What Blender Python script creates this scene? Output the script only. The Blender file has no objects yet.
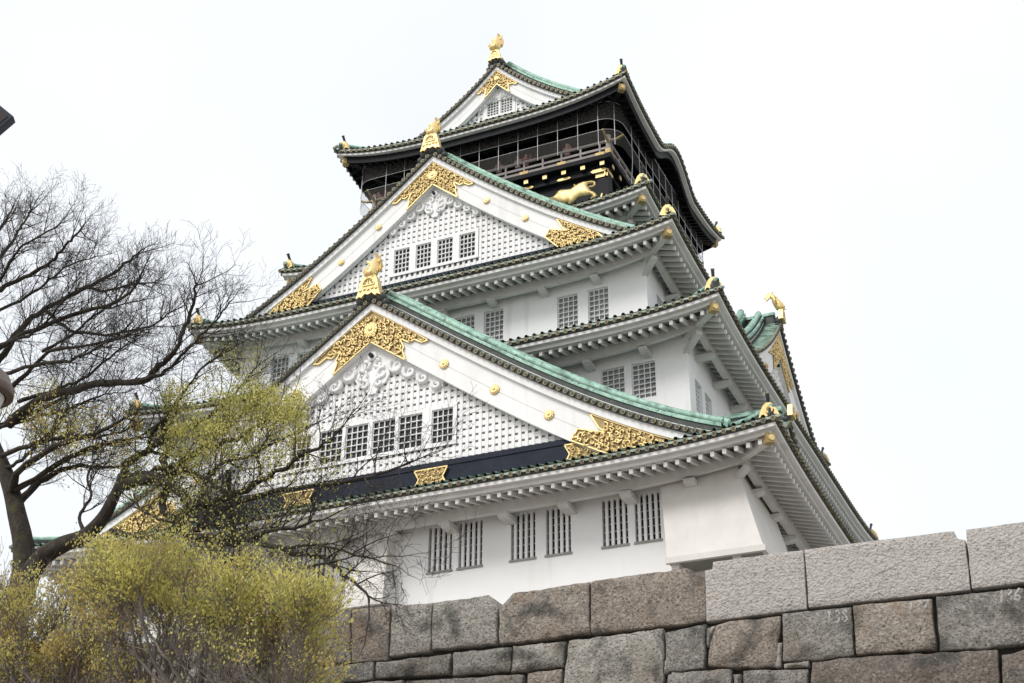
import bpy, math, random
import numpy as np
from mathutils import Vector, Matrix
R = math.radians
random.seed(7)
scene = bpy.context.scene
col = scene.collection

# ------------------------------------------------------------------ camera
CAM = np.array([27.166343, -63.902974, -11.240586])
YAW, PITCH, ROLL, FPX = R(-24.253), R(28.276), R(0.367), 1426.93
_f = np.array([math.sin(YAW)*math.cos(PITCH), math.cos(YAW)*math.cos(PITCH), math.sin(PITCH)])
_r0 = np.array([math.cos(YAW), -math.sin(YAW), 0.0]); _u0 = np.cross(_r0, _f)
_r = _r0*math.cos(ROLL)+_u0*math.sin(ROLL); _u = -_r0*math.sin(ROLL)+_u0*math.cos(ROLL)
cd = bpy.data.cameras.new('camera'); cam = bpy.data.objects.new('camera', cd); col.objects.link(cam)
cd.sensor_width = 36; cd.lens = FPX*36/1024; cd.clip_start = .1; cd.clip_end = 6000
cam.matrix_world = Matrix(((_r[0], _u[0], -_f[0], CAM[0]), (_r[1], _u[1], -_f[1], CAM[1]), (_r[2], _u[2], -_f[2], CAM[2]), (0, 0, 0, 1)))
scene.camera = cam

def at(px, py, y):
    """the point of the vertical plane Y=y that the photograph shows at a pixel"""
    d = _f+(px-512)/FPX*_r-(py-341.5)/FPX*_u
    return tuple(CAM+(y-CAM[1])/d[1]*d)

# ------------------------------------------------------------------ sky, sun, exposure
SUN_EL, SUN_AZ = R(45), R(200)          # azimuth clockwise from +Y
world = bpy.data.worlds.new('World'); scene.world = world; world.use_nodes = True
nt = world.node_tree; nt.nodes.clear()
out = nt.nodes.new('ShaderNodeOutputWorld'); bg = nt.nodes.new('ShaderNodeBackground')
sky = nt.nodes.new('ShaderNodeTexSky'); sky.sky_type = 'NISHITA'; sky.sun_disc = False
sky.sun_elevation = SUN_EL; sky.sun_rotation = SUN_AZ; sky.dust_density = 5; sky.air_density = 1.5; sky.ozone_density = 1
mixs = nt.nodes.new('ShaderNodeMix'); mixs.data_type = 'RGBA'; mixs.inputs[0].default_value = .86
mixs.inputs[7].default_value = (5.75, 5.9, 6.05, 1)      # the even cloud layer over the blue
nt.links.new(sky.outputs[0], mixs.inputs[6])
wtc = nt.nodes.new('ShaderNodeTexCoord'); wn = nt.nodes.new('ShaderNodeTexNoise'); wn.inputs['Scale'].default_value = 2.2; wn.inputs['Detail'].default_value = 4
wmr = nt.nodes.new('ShaderNodeMapRange'); wmr.inputs[1].default_value = .3; wmr.inputs[2].default_value = .7; wmr.inputs[3].default_value = .9; wmr.inputs[4].default_value = 1.06
wmu = nt.nodes.new('ShaderNodeMix'); wmu.data_type = 'RGBA'; wmu.blend_type = 'MULTIPLY'; wmu.inputs[0].default_value = 1
nt.links.new(wtc.outputs['Generated'], wn.inputs[0]); nt.links.new(wn.outputs[0], wmr.inputs[0]); nt.links.new(mixs.outputs[2], wmu.inputs[6]); nt.links.new(wmr.outputs[0], wmu.inputs[7])
nt.links.new(wmu.outputs[2], bg.inputs[0])
bg.inputs[1].default_value = .1
nt.links.new(bg.outputs[0], out.inputs[0])
sd = bpy.data.lights.new('sun', 'SUN'); sd.energy = 1.1; sd.angle = R(22); sd.color = (1, .965, .91)
sun = bpy.data.objects.new('sun', sd); col.objects.link(sun)
sdir = Vector((math.sin(SUN_AZ)*math.cos(SUN_EL), math.cos(SUN_AZ)*math.cos(SUN_EL), math.sin(SUN_EL)))
sun.rotation_euler = sdir.to_track_quat('Z', 'Y').to_euler(); sun.location = (30, -60, 60)
scene.view_settings.view_transform = 'Standard'; scene.view_settings.look = 'None'
scene.view_settings.exposure = 0.92; scene.view_settings.gamma = 1

# ------------------------------------------------------------------ helpers
POS = {}
class MB:
    def __init__(s, xf=None): s.v = []; s.f = []; s.m = []; s.sm = []; s.xf = xf
    def add(s, vs, fs, m=0, smooth=False):
        n = len(s.v); s.v.extend(vs); s.f.extend([tuple(i+n for i in f) for f in fs])
        s.m.extend([m]*len(fs)); s.sm.extend([smooth]*len(fs))
    def box(s, x0, x1, y0, y1, z0, z1, m=0):
        s.hexa([(x0,y0,z0),(x1,y0,z0),(x1,y1,z0),(x0,y1,z0)], [(x0,y0,z1),(x1,y0,z1),(x1,y1,z1),(x0,y1,z1)], m)
    def hexa(s, b, t, m=0):
        s.add(list(b)+list(t), [(3,2,1,0),(4,5,6,7),(0,1,5,4),(1,2,6,5),(2,3,7,6),(3,0,4,7)], m)
    def bar(s, a, b, w, h, m=0, up=(0,0,1)):
        a = Vector(a); b = Vector(b); d = (b-a).normalized(); upv = Vector(up)
        sx = d.cross(upv)
        if sx.length < 1e-4: sx = d.cross(Vector((1,0,0)))
        sx.normalize(); uz = sx.cross(d)
        q = [(-w/2,-h/2),(w/2,-h/2),(w/2,h/2),(-w/2,h/2)]
        s.hexa([tuple(a+sx*i+uz*j) for i,j in q], [tuple(b+sx*i+uz*j) for i,j in q], m)
    def tube(s, pts, rad, n=6, m=0, cap=True, smooth=True, up=None):
        P = [Vector(p) for p in pts]; k = len(P)
        if not isinstance(rad, (list, tuple)): rad = [rad]*k
        vs = []; fs = []
        d0 = (P[1]-P[0]).normalized()
        sx = d0.cross(Vector((0,0,1)))
        if sx.length < .05: sx = d0.cross(Vector((1,0,0)))
        sx.normalize()
        for i in range(k):
            d = (P[min(i+1,k-1)]-P[max(i-1,0)]).normalized()
            sx = (sx-d*sx.dot(d))
            if sx.length < 1e-5: sx = d.cross(Vector((.3,.2,1)))
            sx.normalize(); sy = d.cross(sx)
            for j in range(n):
                a = 2*math.pi*j/n
                vs.append(tuple(P[i]+(sx*math.cos(a)+sy*math.sin(a))*rad[i]))
        for i in range(k-1):
            for j in range(n):
                fs.append((i*n+j, i*n+(j+1)%n, (i+1)*n+(j+1)%n, (i+1)*n+j))
        s.add(vs, fs, m, smooth)
        if cap: s.add([vs[j] for j in range(n)], [tuple(range(n))[::-1]], m); s.add(vs[-n:], [tuple(range(n))], m)
    def disc(s, c, axis, r, h, n=10, m=0, m2=None):
        c = Vector(c); ax = Vector(axis).normalized()
        s.tube([tuple(c-ax*h/2), tuple(c+ax*h/2)], r, n, m)
        if m2 is not None: s.tube([tuple(c+ax*(h/2-.01)), tuple(c+ax*(h/2+.012))], r*.62, n, m2)
    def prism(s, poly, y0, y1, m=0):
        """polygon in (x,z), from y0 (front) to y1 (back)"""
        n = len(poly); A = sum(poly[i][0]*poly[(i+1)%n][1]-poly[(i+1)%n][0]*poly[i][1] for i in range(n))
        if A < 0: poly = poly[::-1]
        vs = [(x,y0,z) for x,z in poly]+[(x,y1,z) for x,z in poly]
        s.add(vs, [tuple(range(n)), tuple(range(2*n-1,n-1,-1))]+[((i+1)%n, i, n+i, n+(i+1)%n) for i in range(n)], m)
    def strip(s, A, B, m=0, smooth=False):
        n = len(A); s.add(list(A)+list(B), [(i,i+1,n+i+1,n+i) for i in range(n-1)], m, smooth)
    def ball(s, c, r, n=8, m=0, k=(1,1,1)):
        vs = []; fs = []
        for i in range(n+1):
            t = math.pi*i/n
            for j in range(n):
                a = 2*math.pi*j/n
                vs.append((c[0]+r*k[0]*math.sin(t)*math.cos(a), c[1]+r*k[1]*math.sin(t)*math.sin(a), c[2]+r*k[2]*math.cos(t)))
        for i in range(n):
            for j in range(n): fs.append((i*n+j, (i+1)*n+j, (i+1)*n+(j+1)%n, i*n+(j+1)%n))
        s.add(vs, fs, m, True)
    def build(s, name, mats, parent=None, origin=None, bevel=0):
        if not isinstance(mats, (list, tuple)): mats = [mats]
        V = s.v if s.xf is None else [s.xf(p) for p in s.v]
        if origin is None:
            if parent is not None and not V: origin = POS[parent.name]
            elif parent is not None and len(V) < 200000:
                a = np.array(V); origin = tuple((a.min(0)+a.max(0))/2*np.array([1,1,0])+np.array([0,0,a[:,2].min()]))
            else: origin = (0,0,0)
        o3 = np.array(origin); V = [tuple(p) for p in (np.array(V)-o3)] if V else []
        me = bpy.data.meshes.new(name); me.from_pydata(V, [], s.f)
        for m in mats: me.materials.append(m)
        me.polygons.foreach_set('material_index', s.m); me.polygons.foreach_set('use_smooth', s.sm)
        me.update()
        o = bpy.data.objects.new(name, me); col.objects.link(o)
        pp = np.array(POS[parent.name]) if parent is not None else np.zeros(3)
        o.location = tuple(o3-pp); POS[o.name] = tuple(o3)
        if parent is not None: o.parent = parent
        if bevel:
            b = o.modifiers.new('bevel', 'BEVEL'); b.width = bevel; b.segments = 2; b.limit_method = 'ANGLE'
        return o
def empty(name, loc, parent=None):
    o = bpy.data.objects.new(name, None); col.objects.link(o); o.empty_display_size = .3
    pp = np.array(POS[parent.name]) if parent is not None else np.zeros(3)
    o.location = tuple(np.array(loc)-pp); POS[o.name] = tuple(loc)
    if parent is not None: o.parent = parent
    return o
def tag(o, label, cat, group=None):
    o['label'] = label; o['category'] = cat
    if group: o['group'] = group
    return o

# ------------------------------------------------------------------ materials
def mat(name, stops, scale=4., rough=.6, metal=0., bump=0., bscale=None, detail=6., stretch=(1,1,1), spec=.4, extra=None, bdist=.02):
    m = bpy.data.materials.new(name); m.use_nodes = True; t = m.node_tree; b = t.nodes['Principled BSDF']
    tc = t.nodes.new('ShaderNodeTexCoord'); mp = t.nodes.new('ShaderNodeMapping'); mp.inputs['Scale'].default_value = stretch
    geo = t.nodes.new('ShaderNodeNewGeometry')
    t.links.new(geo.outputs['Position'], mp.inputs[0])
    n = t.nodes.new('ShaderNodeTexNoise'); n.inputs['Scale'].default_value = scale; n.inputs['Detail'].default_value = detail
    n.inputs['Roughness'].default_value = .65
    t.links.new(mp.outputs[0], n.inputs['Vector'])
    cr = t.nodes.new('ShaderNodeValToRGB'); e = cr.color_ramp.elements
    while len(e) < len(stops): e.new(.5)
    for k, (p, c) in enumerate(stops): e[k].position = p; e[k].color = (*c, 1)
    t.links.new(n.outputs[0], cr.inputs[0]); last = cr.outputs[0]
    if extra:                                   # (scale, lo, hi, colour, stretch): patches of another colour
        for (sc, lo, hi, c, st) in extra:
            m2 = t.nodes.new('ShaderNodeMapping'); m2.inputs['Scale'].default_value = st; t.links.new(geo.outputs['Position'], m2.inputs[0])
            n2 = t.nodes.new('ShaderNodeTexNoise'); n2.inputs['Scale'].default_value = sc; n2.inputs['Detail'].default_value = 5
            t.links.new(m2.outputs[0], n2.inputs['Vector'])
            mr = t.nodes.new('ShaderNodeMapRange'); mr.inputs[1].default_value = lo; mr.inputs[2].default_value = hi
            t.links.new(n2.outputs[0], mr.inputs[0])
            mx = t.nodes.new('ShaderNodeMix'); mx.data_type = 'RGBA'; t.links.new(mr.outputs[0], mx.inputs[0])
            t.links.new(last, mx.inputs[6]); mx.inputs[7].default_value = (*c, 1); last = mx.outputs[2]
    t.links.new(last, b.inputs['Base Color'])
    b.inputs['Roughness'].default_value = rough; b.inputs['Metallic'].default_value = metal
    b.inputs['Specular IOR Level'].default_value = spec
    if bump:
        nb = t.nodes.new('ShaderNodeTexNoise'); nb.inputs['Scale'].default_value = bscale or scale*3; nb.inputs['Detail'].default_value = 5
        t.links.new(geo.outputs['Position'], nb.inputs['Vector'])
        bp = t.nodes.new('ShaderNodeBump'); bp.inputs['Strength'].default_value = bump; bp.inputs['Distance'].default_value = bdist
        t.links.new(nb.outputs[0], bp.inputs['Height']); t.links.new(bp.outputs[0], b.inputs['Normal'])
    return m
def two(a, b): return [(.3, a), (.7, b)]
PLASTER = mat('white_plaster', two((.765,.775,.79), (.81,.817,.83)), .7, .75, bump=.08, bscale=9, extra=[(1.5,.56,.82,(.66,.65,.63),(1.6,1.6,.16)), (.5,.55,.8,(.72,.715,.70),(1,1,1))])
PLASTER_OLD = mat('aged_plaster', two((.58,.563,.54), (.67,.652,.628)), .9, .8, bump=.1, bscale=9, extra=[(1.3,.55,.8,(.57,.555,.53),(1.4,1.4,.25))])
EAVEW = mat('white_eave_paint', two((.68,.682,.685), (.77,.772,.775)), 1.2, .7, bump=.06, bscale=8, extra=[(1.1,.55,.8,(.5,.5,.48),(.8,.8,.8))])
SOFFIT = mat('shade_toned_soffit', two((.2,.196,.19), (.32,.312,.305)), 1.1, .85, bump=.1, bscale=7)  # grey plaster, its colour darkened for the shade between the rafters
RAFT = mat('rafter_paint', two((.52,.518,.512), (.65,.645,.635)), 1.3, .75)
TILE = mat('patinated_tile', [(.3,(.05,.07,.06)), (.5,(.15,.23,.19)), (.72,(.34,.48,.40))], 2.2, .55, .25, bump=.2, bscale=14)
TILED = mat('dark_tile', two((.025,.03,.034), (.065,.075,.07)), 2.5, .55, .2, bump=.2, bscale=12)
GREEN = mat('verdigris_copper', [(.25,(.13,.25,.2)), (.48,(.29,.47,.39)), (.75,(.46,.64,.55))], 4.0, .6, .1, bump=.15, bscale=10, extra=[(1.6,.54,.74,(.07,.11,.095),(1,1,1)), (6,.6,.7,(.05,.08,.07),(1,1,1))])
RIM = mat('bronze_gilt_rim', two((.08,.07,.045), (.30,.25,.14)), 5, .5, .4)
GOLD = mat('gold_leaf', two((.69,.51,.215), (.85,.68,.35)), 3., .46, .5, bump=.12, bscale=20)
CAPG = mat('weathered_gilt_cap', two((.30,.22,.10), (.52,.40,.19)), 4, .5, .5)
DRIP = mat('pale_drip_tile', [(.3,(.10,.13,.115)), (.5,(.28,.35,.30)), (.7,(.46,.52,.46))], 5, .6)
GOLDD = mat('dark_gold_ground', two((.17,.125,.06), (.33,.245,.115)), 5, .5, .5)  # dark brown painted for the shade in the ornaments' openings; also fish eyes
BLACK = mat('black_lacquer', two((.008,.009,.012), (.013,.014,.018)), 2, .5, spec=.1, bump=.03, bscale=6)
BASEB = mat('blue_black_base_board', two((.016,.02,.032), (.028,.034,.05)), 1.5, .6, spec=.1, bump=.05, bscale=6)
PANEL = mat('dark_brown_panel', two((.022,.020,.019), (.04,.036,.033)), 1.2, .6)
DARK = mat('dark_window_glass', two((.01,.012,.016), (.03,.034,.042)), .8, .18, spec=.5)
GLASS = mat('grey_window_glass', two((.16,.165,.17), (.34,.35,.35)), .9, .3, spec=.5)
RAILM = mat('railing_lacquer', two((.23,.20,.20), (.36,.33,.32)), 2, .5)
STEEL = mat('net_pole_steel', two((.34,.35,.36), (.5,.5,.5)), 5, .4, .6)

def netmat():
    m = bpy.data.materials.new('fine_wire_net'); m.use_nodes = True; t = m.node_tree; t.nodes.clear()
    o = t.nodes.new('ShaderNodeOutputMaterial'); mx = t.nodes.new('ShaderNodeMixShader'); tr = t.nodes.new('ShaderNodeBsdfTransparent')
    df = t.nodes.new('ShaderNodeBsdfDiffuse'); df.inputs[0].default_value = (.11,.105,.10,1)
    n = t.nodes.new('ShaderNodeTexNoise'); n.inputs['Scale'].default_value = 1.2
    mr = t.nodes.new('ShaderNodeMapRange'); mr.inputs[3].default_value = .22; mr.inputs[4].default_value = .3
    t.links.new(n.outputs[0], mr.inputs[0]); t.links.new(mr.outputs[0], mx.inputs[0])
    t.links.new(tr.outputs[0], mx.inputs[1]); t.links.new(df.outputs[0], mx.inputs[2]); t.links.new(mx.outputs[0], o.inputs[0])
    return m
NET = netmat()
OLD_STONES = []
for k, (a, b, e) in enumerate((((.17,.15,.13), (.39,.352,.312), (.22,.155,.105)), ((.14,.134,.125), (.32,.305,.285), (.17,.145,.115)),
                               ((.16,.138,.118), (.37,.322,.28), (.22,.15,.10)), ((.2,.19,.176), (.43,.41,.38), (.21,.18,.14)), ((.095,.083,.074), (.235,.207,.182), (.13,.10,.08)))):
    OLD_STONES.append(mat('old_granite_%s' % 'abcde'[k], [(.34,a), (.5,tuple((i+j)/2 for i, j in zip(a, b))), (.64,b)], 24, .95, bump=.8, bscale=26, detail=12, spec=.15, bdist=.04,
        extra=[(1.5,.52,.74,e,(1,1,1)), (2.6,.52,.72,(.06,.06,.056),(1,1,1)), (34,.54,.68,(.05,.047,.044),(1,1,1.6)), (30,.62,.75,(.36,.345,.325),(1,1,1))]))
NEWST = mat('pecked_new_granite', [(.32,(.215,.2,.19)), (.46,(.43,.408,.388)), (.7,(.53,.506,.486))], 16, .9, bump=1., bscale=30, detail=10, spec=.2, bdist=.045,
            stretch=(1,1,1.8), extra=[(26,.6,.68,(.17,.165,.16),(1,1,2.2))])
JOINT = mat('dark_joint', two((.03,.028,.025), (.06,.055,.05)), 6, .95)
BASE_ST = mat('castle_base_stone', two((.16,.15,.14), (.34,.32,.29)), 1.5, .9, bump=.5, bscale=4)
MARK = mat('faded_white_paint', two((.24,.23,.22), (.42,.41,.395)), 40, .9)
BARK = mat('dark_brown_bark', [(.3,(.013,.01,.008)), (.55,(.036,.029,.023)), (.75,(.075,.064,.05))], 12, .95, bump=.9, bscale=24, stretch=(1,1,.35), extra=[(3.5,.52,.7,(.05,.052,.02),(1,1,1))])
TWIG = mat('dark_twig_bark', two((.02,.017,.015), (.06,.052,.047)), 5, .9)
STEM = mat('pale_grey_stem', two((.10,.085,.075), (.24,.21,.19)), 6, .9)
def leafmat(name, a, b):
    m = mat(name, two(a, b), 2.2, .7, spec=.2)
    t = m.node_tree; p = t.nodes['Principled BSDF']; o = t.nodes['Material Output']
    tl = t.nodes.new('ShaderNodeBsdfTranslucent'); mx = t.nodes.new('ShaderNodeMixShader'); mx.inputs[0].default_value = .45
    src = p.inputs['Base Color'].links[0].from_socket
    t.links.new(src, tl.inputs[0]); t.links.new(p.outputs[0], mx.inputs[1]); t.links.new(tl.outputs[0], mx.inputs[2]); t.links.new(mx.outputs[0], o.inputs[0])
    return m
LEAF_Y = leafmat('yellow_green_leaf', (.58,.54,.15), (.78,.73,.27))
LEAF_G = leafmat('young_green_leaf', (.33,.32,.085), (.50,.48,.15))
LEAF_O = leafmat('bronze_young_leaf', (.44,.33,.12), (.62,.49,.19))
GROUND = mat('packed_gravel', two((.24,.22,.19), (.36,.33,.29)), 2, .95, bump=.3, bscale=20)
LAMPB = mat('brown_lamp_paint', two((.085,.055,.045), (.115,.075,.062)), 3, .45)
LAMPG = mat('milky_lamp_glass', two((.62,.63,.63), (.7,.7,.7)), 2, .25)
FIXT = mat('blue_black_metal', two((.012,.016,.035), (.03,.034,.055)), 3, .4)
FIXW = mat('brown_underside', two((.02,.016,.014), (.04,.03,.024)), 5, .6)

# ------------------------------------------------------------------ ground
g = MB(); g.add([(-900,-900,-12.9),(900,-900,-12.9),(900,1500,-12.9),(-900,1500,-12.9)], [(0,1,2,3)])
o = g.build('ground', GROUND); o['kind'] = 'structure'
g = MB(); g.add([(-60,-45.4,-5.1),(70,-45.4,-5.1),(70,90,-5.1),(-60,90,-5.1)], [(0,1,2,3)])
o = g.build('terrace', GROUND); o['kind'] = 'structure'

# ------------------------------------------------------------------ the castle
BASEZ = 5.4
castle = empty('castle_keep', (0,0,BASEZ))
tag(castle, 'white five tiered castle tower with green copper roofs and gold ornaments above the stone wall', 'castle')

class Tier: pass
def tier(**k):
    t = Tier(); t.__dict__.update(k); return t
TE = tier(n='E', x=17.05, y=18.82, z=9.74, up=.47, p=5, ix=12.45, iy=13.65, iz=12.4, wx=14.55, wy=16.3, bump=0)
TD = tier(n='D', x=14.56, y=15.76, z=17.12, up=.55, p=5, ix=10.5, iy=12.65, iz=18.3, wx=12.45, wy=13.65, bump=0)
TC = tier(n='C', x=12.47, y=14.63, z=21.86, up=.55, p=5, ix=8.0, iy=8.7, iz=24.2, wx=10.5, wy=12.65, bump=0)
TB = tier(n='B', x=10.11, y=10.72, z=26.7, up=.5, p=4, ix=6.4, iy=6.4, iz=28.6, wx=8.0, wy=8.7, bump=0)
TA = tier(n='A', x=8.6, y=8.64, z=34.93, up=.85, p=3.2, ix=5.5, iy=5.54, iz=36.8, wx=5.4, wy=5.4, bump=1.5)

def edge(t, side, o):
    """list of (u, x, y, z) along one side of a roof, at inset o from the eave"""
    n = 48; L = []
    hx, hy = t.x-o, t.y-o
    for i in range(n+1):
        u = -1+2*i/n
        z = t.z+t.up*abs(u)**t.p
        if side == 0: x, y = u*hx, -hy
        elif side == 1: x, y = hx, u*hy
        elif side == 2: x, y = -u*hx, hy
        else: x, y = -hx, -u*hy
        if t.bump and side in (1,3): z += kara(t, y)
        L.append((u,x,y,z))
    return L
def kara(t, y):
    a = abs(y)/3.1
    return t.bump*(.5+.5*math.cos(math.pi*a))**.8 if a < 1 else 0
def zat(t, side, s):
    half = t.x if side in (0,2) else t.y
    z = t.z+t.up*min(1,abs(s)/half)**t.p
    if t.bump and side in (1,3): z += kara(t, s)
    return z
def smap(side, s, d, t):
    """s along the side, d inwards from the eave"""
    if side == 0: return (s, -t.y+d)
    if side == 1: return (t.x-d, s)
    if side == 2: return (-s, t.y-d)
    return (-t.x+d, -s)
NORM = [(0,-1,0),(1,0,0),(0,1,0),(-1,0,0)]
def sweep(mb, t, section, m=0):
    for side in range(4):
        rows = []
        for (o, dz) in section:
            rows.append([(x,y,z+dz) for u,x,y,z in edge(t, side, o)])
        for a, b in zip(rows[:-1], rows[1:]): mb.strip(a, b, m)
def surf(t, side, s, v):
    half = t.x if side in (0,2) else t.y
    ihalf = t.ix if side in (0,2) else t.iy
    D = (t.y-t.iy) if side in (0,2) else (t.x-t.ix)
    z0 = t.z+t.up*min(1,abs(s)/half)**t.p*(1-v)**2
    z = z0+(t.iz-t.z)*((.8*v+.2*v*v) if t.bump else (.55*v+.45*v*v))+.1
    if t.bump and side in (1,3): z = max(z, t.z+kara(t, s)+.1)
    x, y = smap(side, s, D*v, t)
    return (x,y,z)

def roof(t, black=False, sp=.36, nbr=2.5):
    ro = empty('roof', (0,0,t.z), castle)
    # tiled surface
    mb = MB()
    for side in range(4):
        half = t.x if side in (0,2) else t.y; ih = t.ix if side in (0,2) else t.iy
        prev = None
        for j in range(7):
            v = j/6; h = half+(ih-half)*v
            row = [surf(t, side, h*(-1+2*i/40), v) for i in range(41)]
            if prev: mb.strip(prev, row, 0, True)
            prev = row
        n = int(half/sp)
        for k in range(-n, n+1):
            s = k*sp
            vm = 1 if abs(s) <= ih else (half-abs(s))/(half-ih)
            if vm < .04: continue
            pts = []
            for j in range(6):
                p = surf(t, side, s, vm*j/5); pts.append((p[0],p[1],p[2]+.03))
            mb.tube(pts, .085, 6, 0, cap=False)
    mb.build('tile_surface', TILE, ro)
    # eave tile ends
    mb = MB()
    for side in range(4):
        half = t.x if side in (0,2) else t.y; n = int(half/sp); nx = NORM[side]
        for k in range(-n, n+1):
            s = k*sp; x, y = smap(side, s, 0, t); z = zat(t, side, s)
            c = (x+nx[0]*.01, y+nx[1]*.01, z-.04)
            mb.disc(c, nx, .098, .1, 9, 0, 1)
            s2 = s+sp/2; x, y = smap(side, s2, .02, t); z = zat(t, side, s2)+.005
            tx, ty = -nx[1], nx[0]
            q = [(-.11,.045),(.11,.045),(.085,-.03),(0,-.055),(-.085,-.03)]
            A = [(x+nx[0]*.05+tx*a, y+nx[1]*.05+ty*a, z+b) for a, b in q]; B = [(p[0]-nx[0]*.3, p[1]-nx[1]*.3, p[2]+.1) for p in A]
            mb.add(A+B, [(0,4,3,2,1),(5,6,7,8,9)]+[(i,(i+1)%5,5+(i+1)%5,5+i) for i in range(5)], 2)
    mb.build('eave_tile_ends', [RIM, TILED, DRIP], ro)
    mb = MB(); sweep(mb, t, [(.02,.06),(.05,-.12),(.12,-.16)])
    mb.build('tile_bed', TILED, ro)
    # eave boards
    mb = MB()
    if black:
        sweep(mb, t, [(.1,-.15),(.1,-.27),(.34,-.27)]); mb.build('eave_board', EAVEW, ro)
        mb = MB(); sweep(mb, t, [(.34,-.26),(.34,-.7),(.42,-.7)]); mb.build('lower_eave_board', BLACK, ro)
    else:
        sweep(mb, t, [(.1,-.15),(.1,-.29),(.3,-.29)]); mb.build('eave_board', EAVEW, ro)
        mb = MB(); sweep(mb, t, [(.3,-.28),(.3,-.46),(.6,-.46)]); mb.build('lower_eave_board', RAFT, ro)
    ov = t.x-t.wx; rise = .2*ov
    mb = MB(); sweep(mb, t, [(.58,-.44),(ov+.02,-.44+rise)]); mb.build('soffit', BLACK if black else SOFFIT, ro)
    mb = MB(); rs = .44
    for side in range(4):
        half = t.x if side in (0,2) else t.y; wh = t.wx if side in (0,2) else t.wy
        n = int((half-.6)/rs); nx = NORM[side]; oy = (t.y-t.wy) if side in (0,2) else ov
        for k in range(-n, n+1):
            s = k*rs; z = zat(t, side, s)
            dmax = oy if abs(s) <= wh else half-abs(s)
            if dmax < .75: continue
            x0, y0 = smap(side, s, .44, t); x1, y1 = smap(side, s, dmax, t)
            # rafters fan up with the eave: the inner end follows the soffit
            zi = z-.55+rise*(dmax/ov)
            mb.bar((x0,y0,z-.58), (x1,y1,zi), .13, .17, 0)
            mb.bar((x0+nx[0]*.02,y0+nx[1]*.02,z-.58), (x0-nx[0]*.05,y0-nx[1]*.05,z-.577), .14, .18, 1)
    mb.build('rafters', [BLACK, BLACK] if black else [RAFT, EAVEW], ro)
    # outrigger beam and bracket arms
    mb = MB(); bo = {'E':1.75,'A':1.5}.get(t.n,1.5)
    sweep(mb, t, [(bo-.13,-.3),(bo-.13,-.76),(bo+.13,-.76),(bo+.13,-.25)])
    mb.build('outrigger_beam', BLACK if black else RAFT, ro)
    for side in (0,1):
        wh = t.wx if side == 0 else t.wy; oy = (t.y-t.wy) if side == 0 else ov; n = int((wh-.8)/nbr); nx = NORM[side]
        for k in range(-n, n+1):
            mb = MB(); c = k*nbr+(.75 if side == 0 else 0); z = zat(t, side, c)-.765
            if abs(c) > wh-.7: continue
            bw = .22 if t.n == 'E' else .17; prof = [(bo-.16,0),(oy+.05,0),(oy+.05,-.22),(bo+.1,-.2),(bo-.16,-.12)]
            A = [(*smap(side, c-bw, d, t), z+h) for d, h in prof]; Bp = [(*smap(side, c+bw, d, t), z+h) for d, h in prof]; m_ = len(prof)
            mb.add(A+Bp, [tuple(range(m_))[::-1], tuple(range(m_,2*m_))]+[(i,(i+1)%m_,m_+(i+1)%m_,m_+i) for i in range(m_)])
            mb.build('bracket_arm', BLACK if black else RAFT, ro)
    for sx, sy in ((1,-1),(-1,-1),(1,1)):
        mb = MB(); zc = t.z+t.up; wc = sy*(t.y-(t.x-t.wx)-.1)
        mb.bar((sx*(t.x-.45), sy*(t.y-.45), zc-.62), (sx*(t.wx-.1), wc, t.z-.5+rise), .28, .3, 0); mb.build('hip_rafter', BLACK if black else RAFT, ro)
        mb = MB(); mb.bar((sx*(t.x-bo+.15), sy*(t.y-bo+.15), t.z+.6*t.up-.86), (sx*(t.wx-.1), wc, t.z-.88), .24, .2, 0); mb.build('corner_bracket', BLACK if black else RAFT, ro)
    # hip rafters' gilt caps, hip ridges and their end ornaments
    for sx in (-1,1):
        for sy in (-1,1):
            zc = t.z+t.up
            mb = MB(); d = Vector((sx,sy,0)).normalized()
            a = Vector((sx*(t.x-.38), sy*(t.y-.38), zc-.62))
            mb.bar(tuple(a+d*.06), tuple(a-d*.26), .33, .37, 0); mb.disc(tuple(a+d*.08), tuple(d), .12, .05, 10, 1)
            mb.build('hip_rafter_cap', [CAPG, GOLD], ro)
            mb = MB(); pts = []; pts2 = []
            for j in range(25):
                v = j/24
                x = sx*(t.x+(t.ix-t.x)*v); y = sy*(t.y+(t.iy-t.y)*v)
                z = t.z+t.up*(1-v)**2+(t.iz-t.z)*((.8*v+.2*v*v) if t.bump else (.55*v+.45*v*v))
                if j == 0: x -= sx*.35; y -= sy*.35
                pts.append((x,y,z+.24)); pts2.append((x,y,z+.46))
            for a, b in zip(pts[:-1], pts[1:]): mb.bar(a, (b[0]*1.0005,b[1]*1.0005,b[2]), .26, .3, 1)
            mb.tube(pts2, [.12+.012*(k%2) for k in range(len(pts2))], 8, 0)
            mb.build('hip_ridge', [GREEN, TILED], ro)
            if not (sx < 0 and sy > 0):
                corner_ornament(ro, (sx*(t.x-.34), sy*(t.y-.34), zc+.2), Vector((sx*.22,sy*.97,0)).normalized(), GOLD)
    return ro
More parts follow.
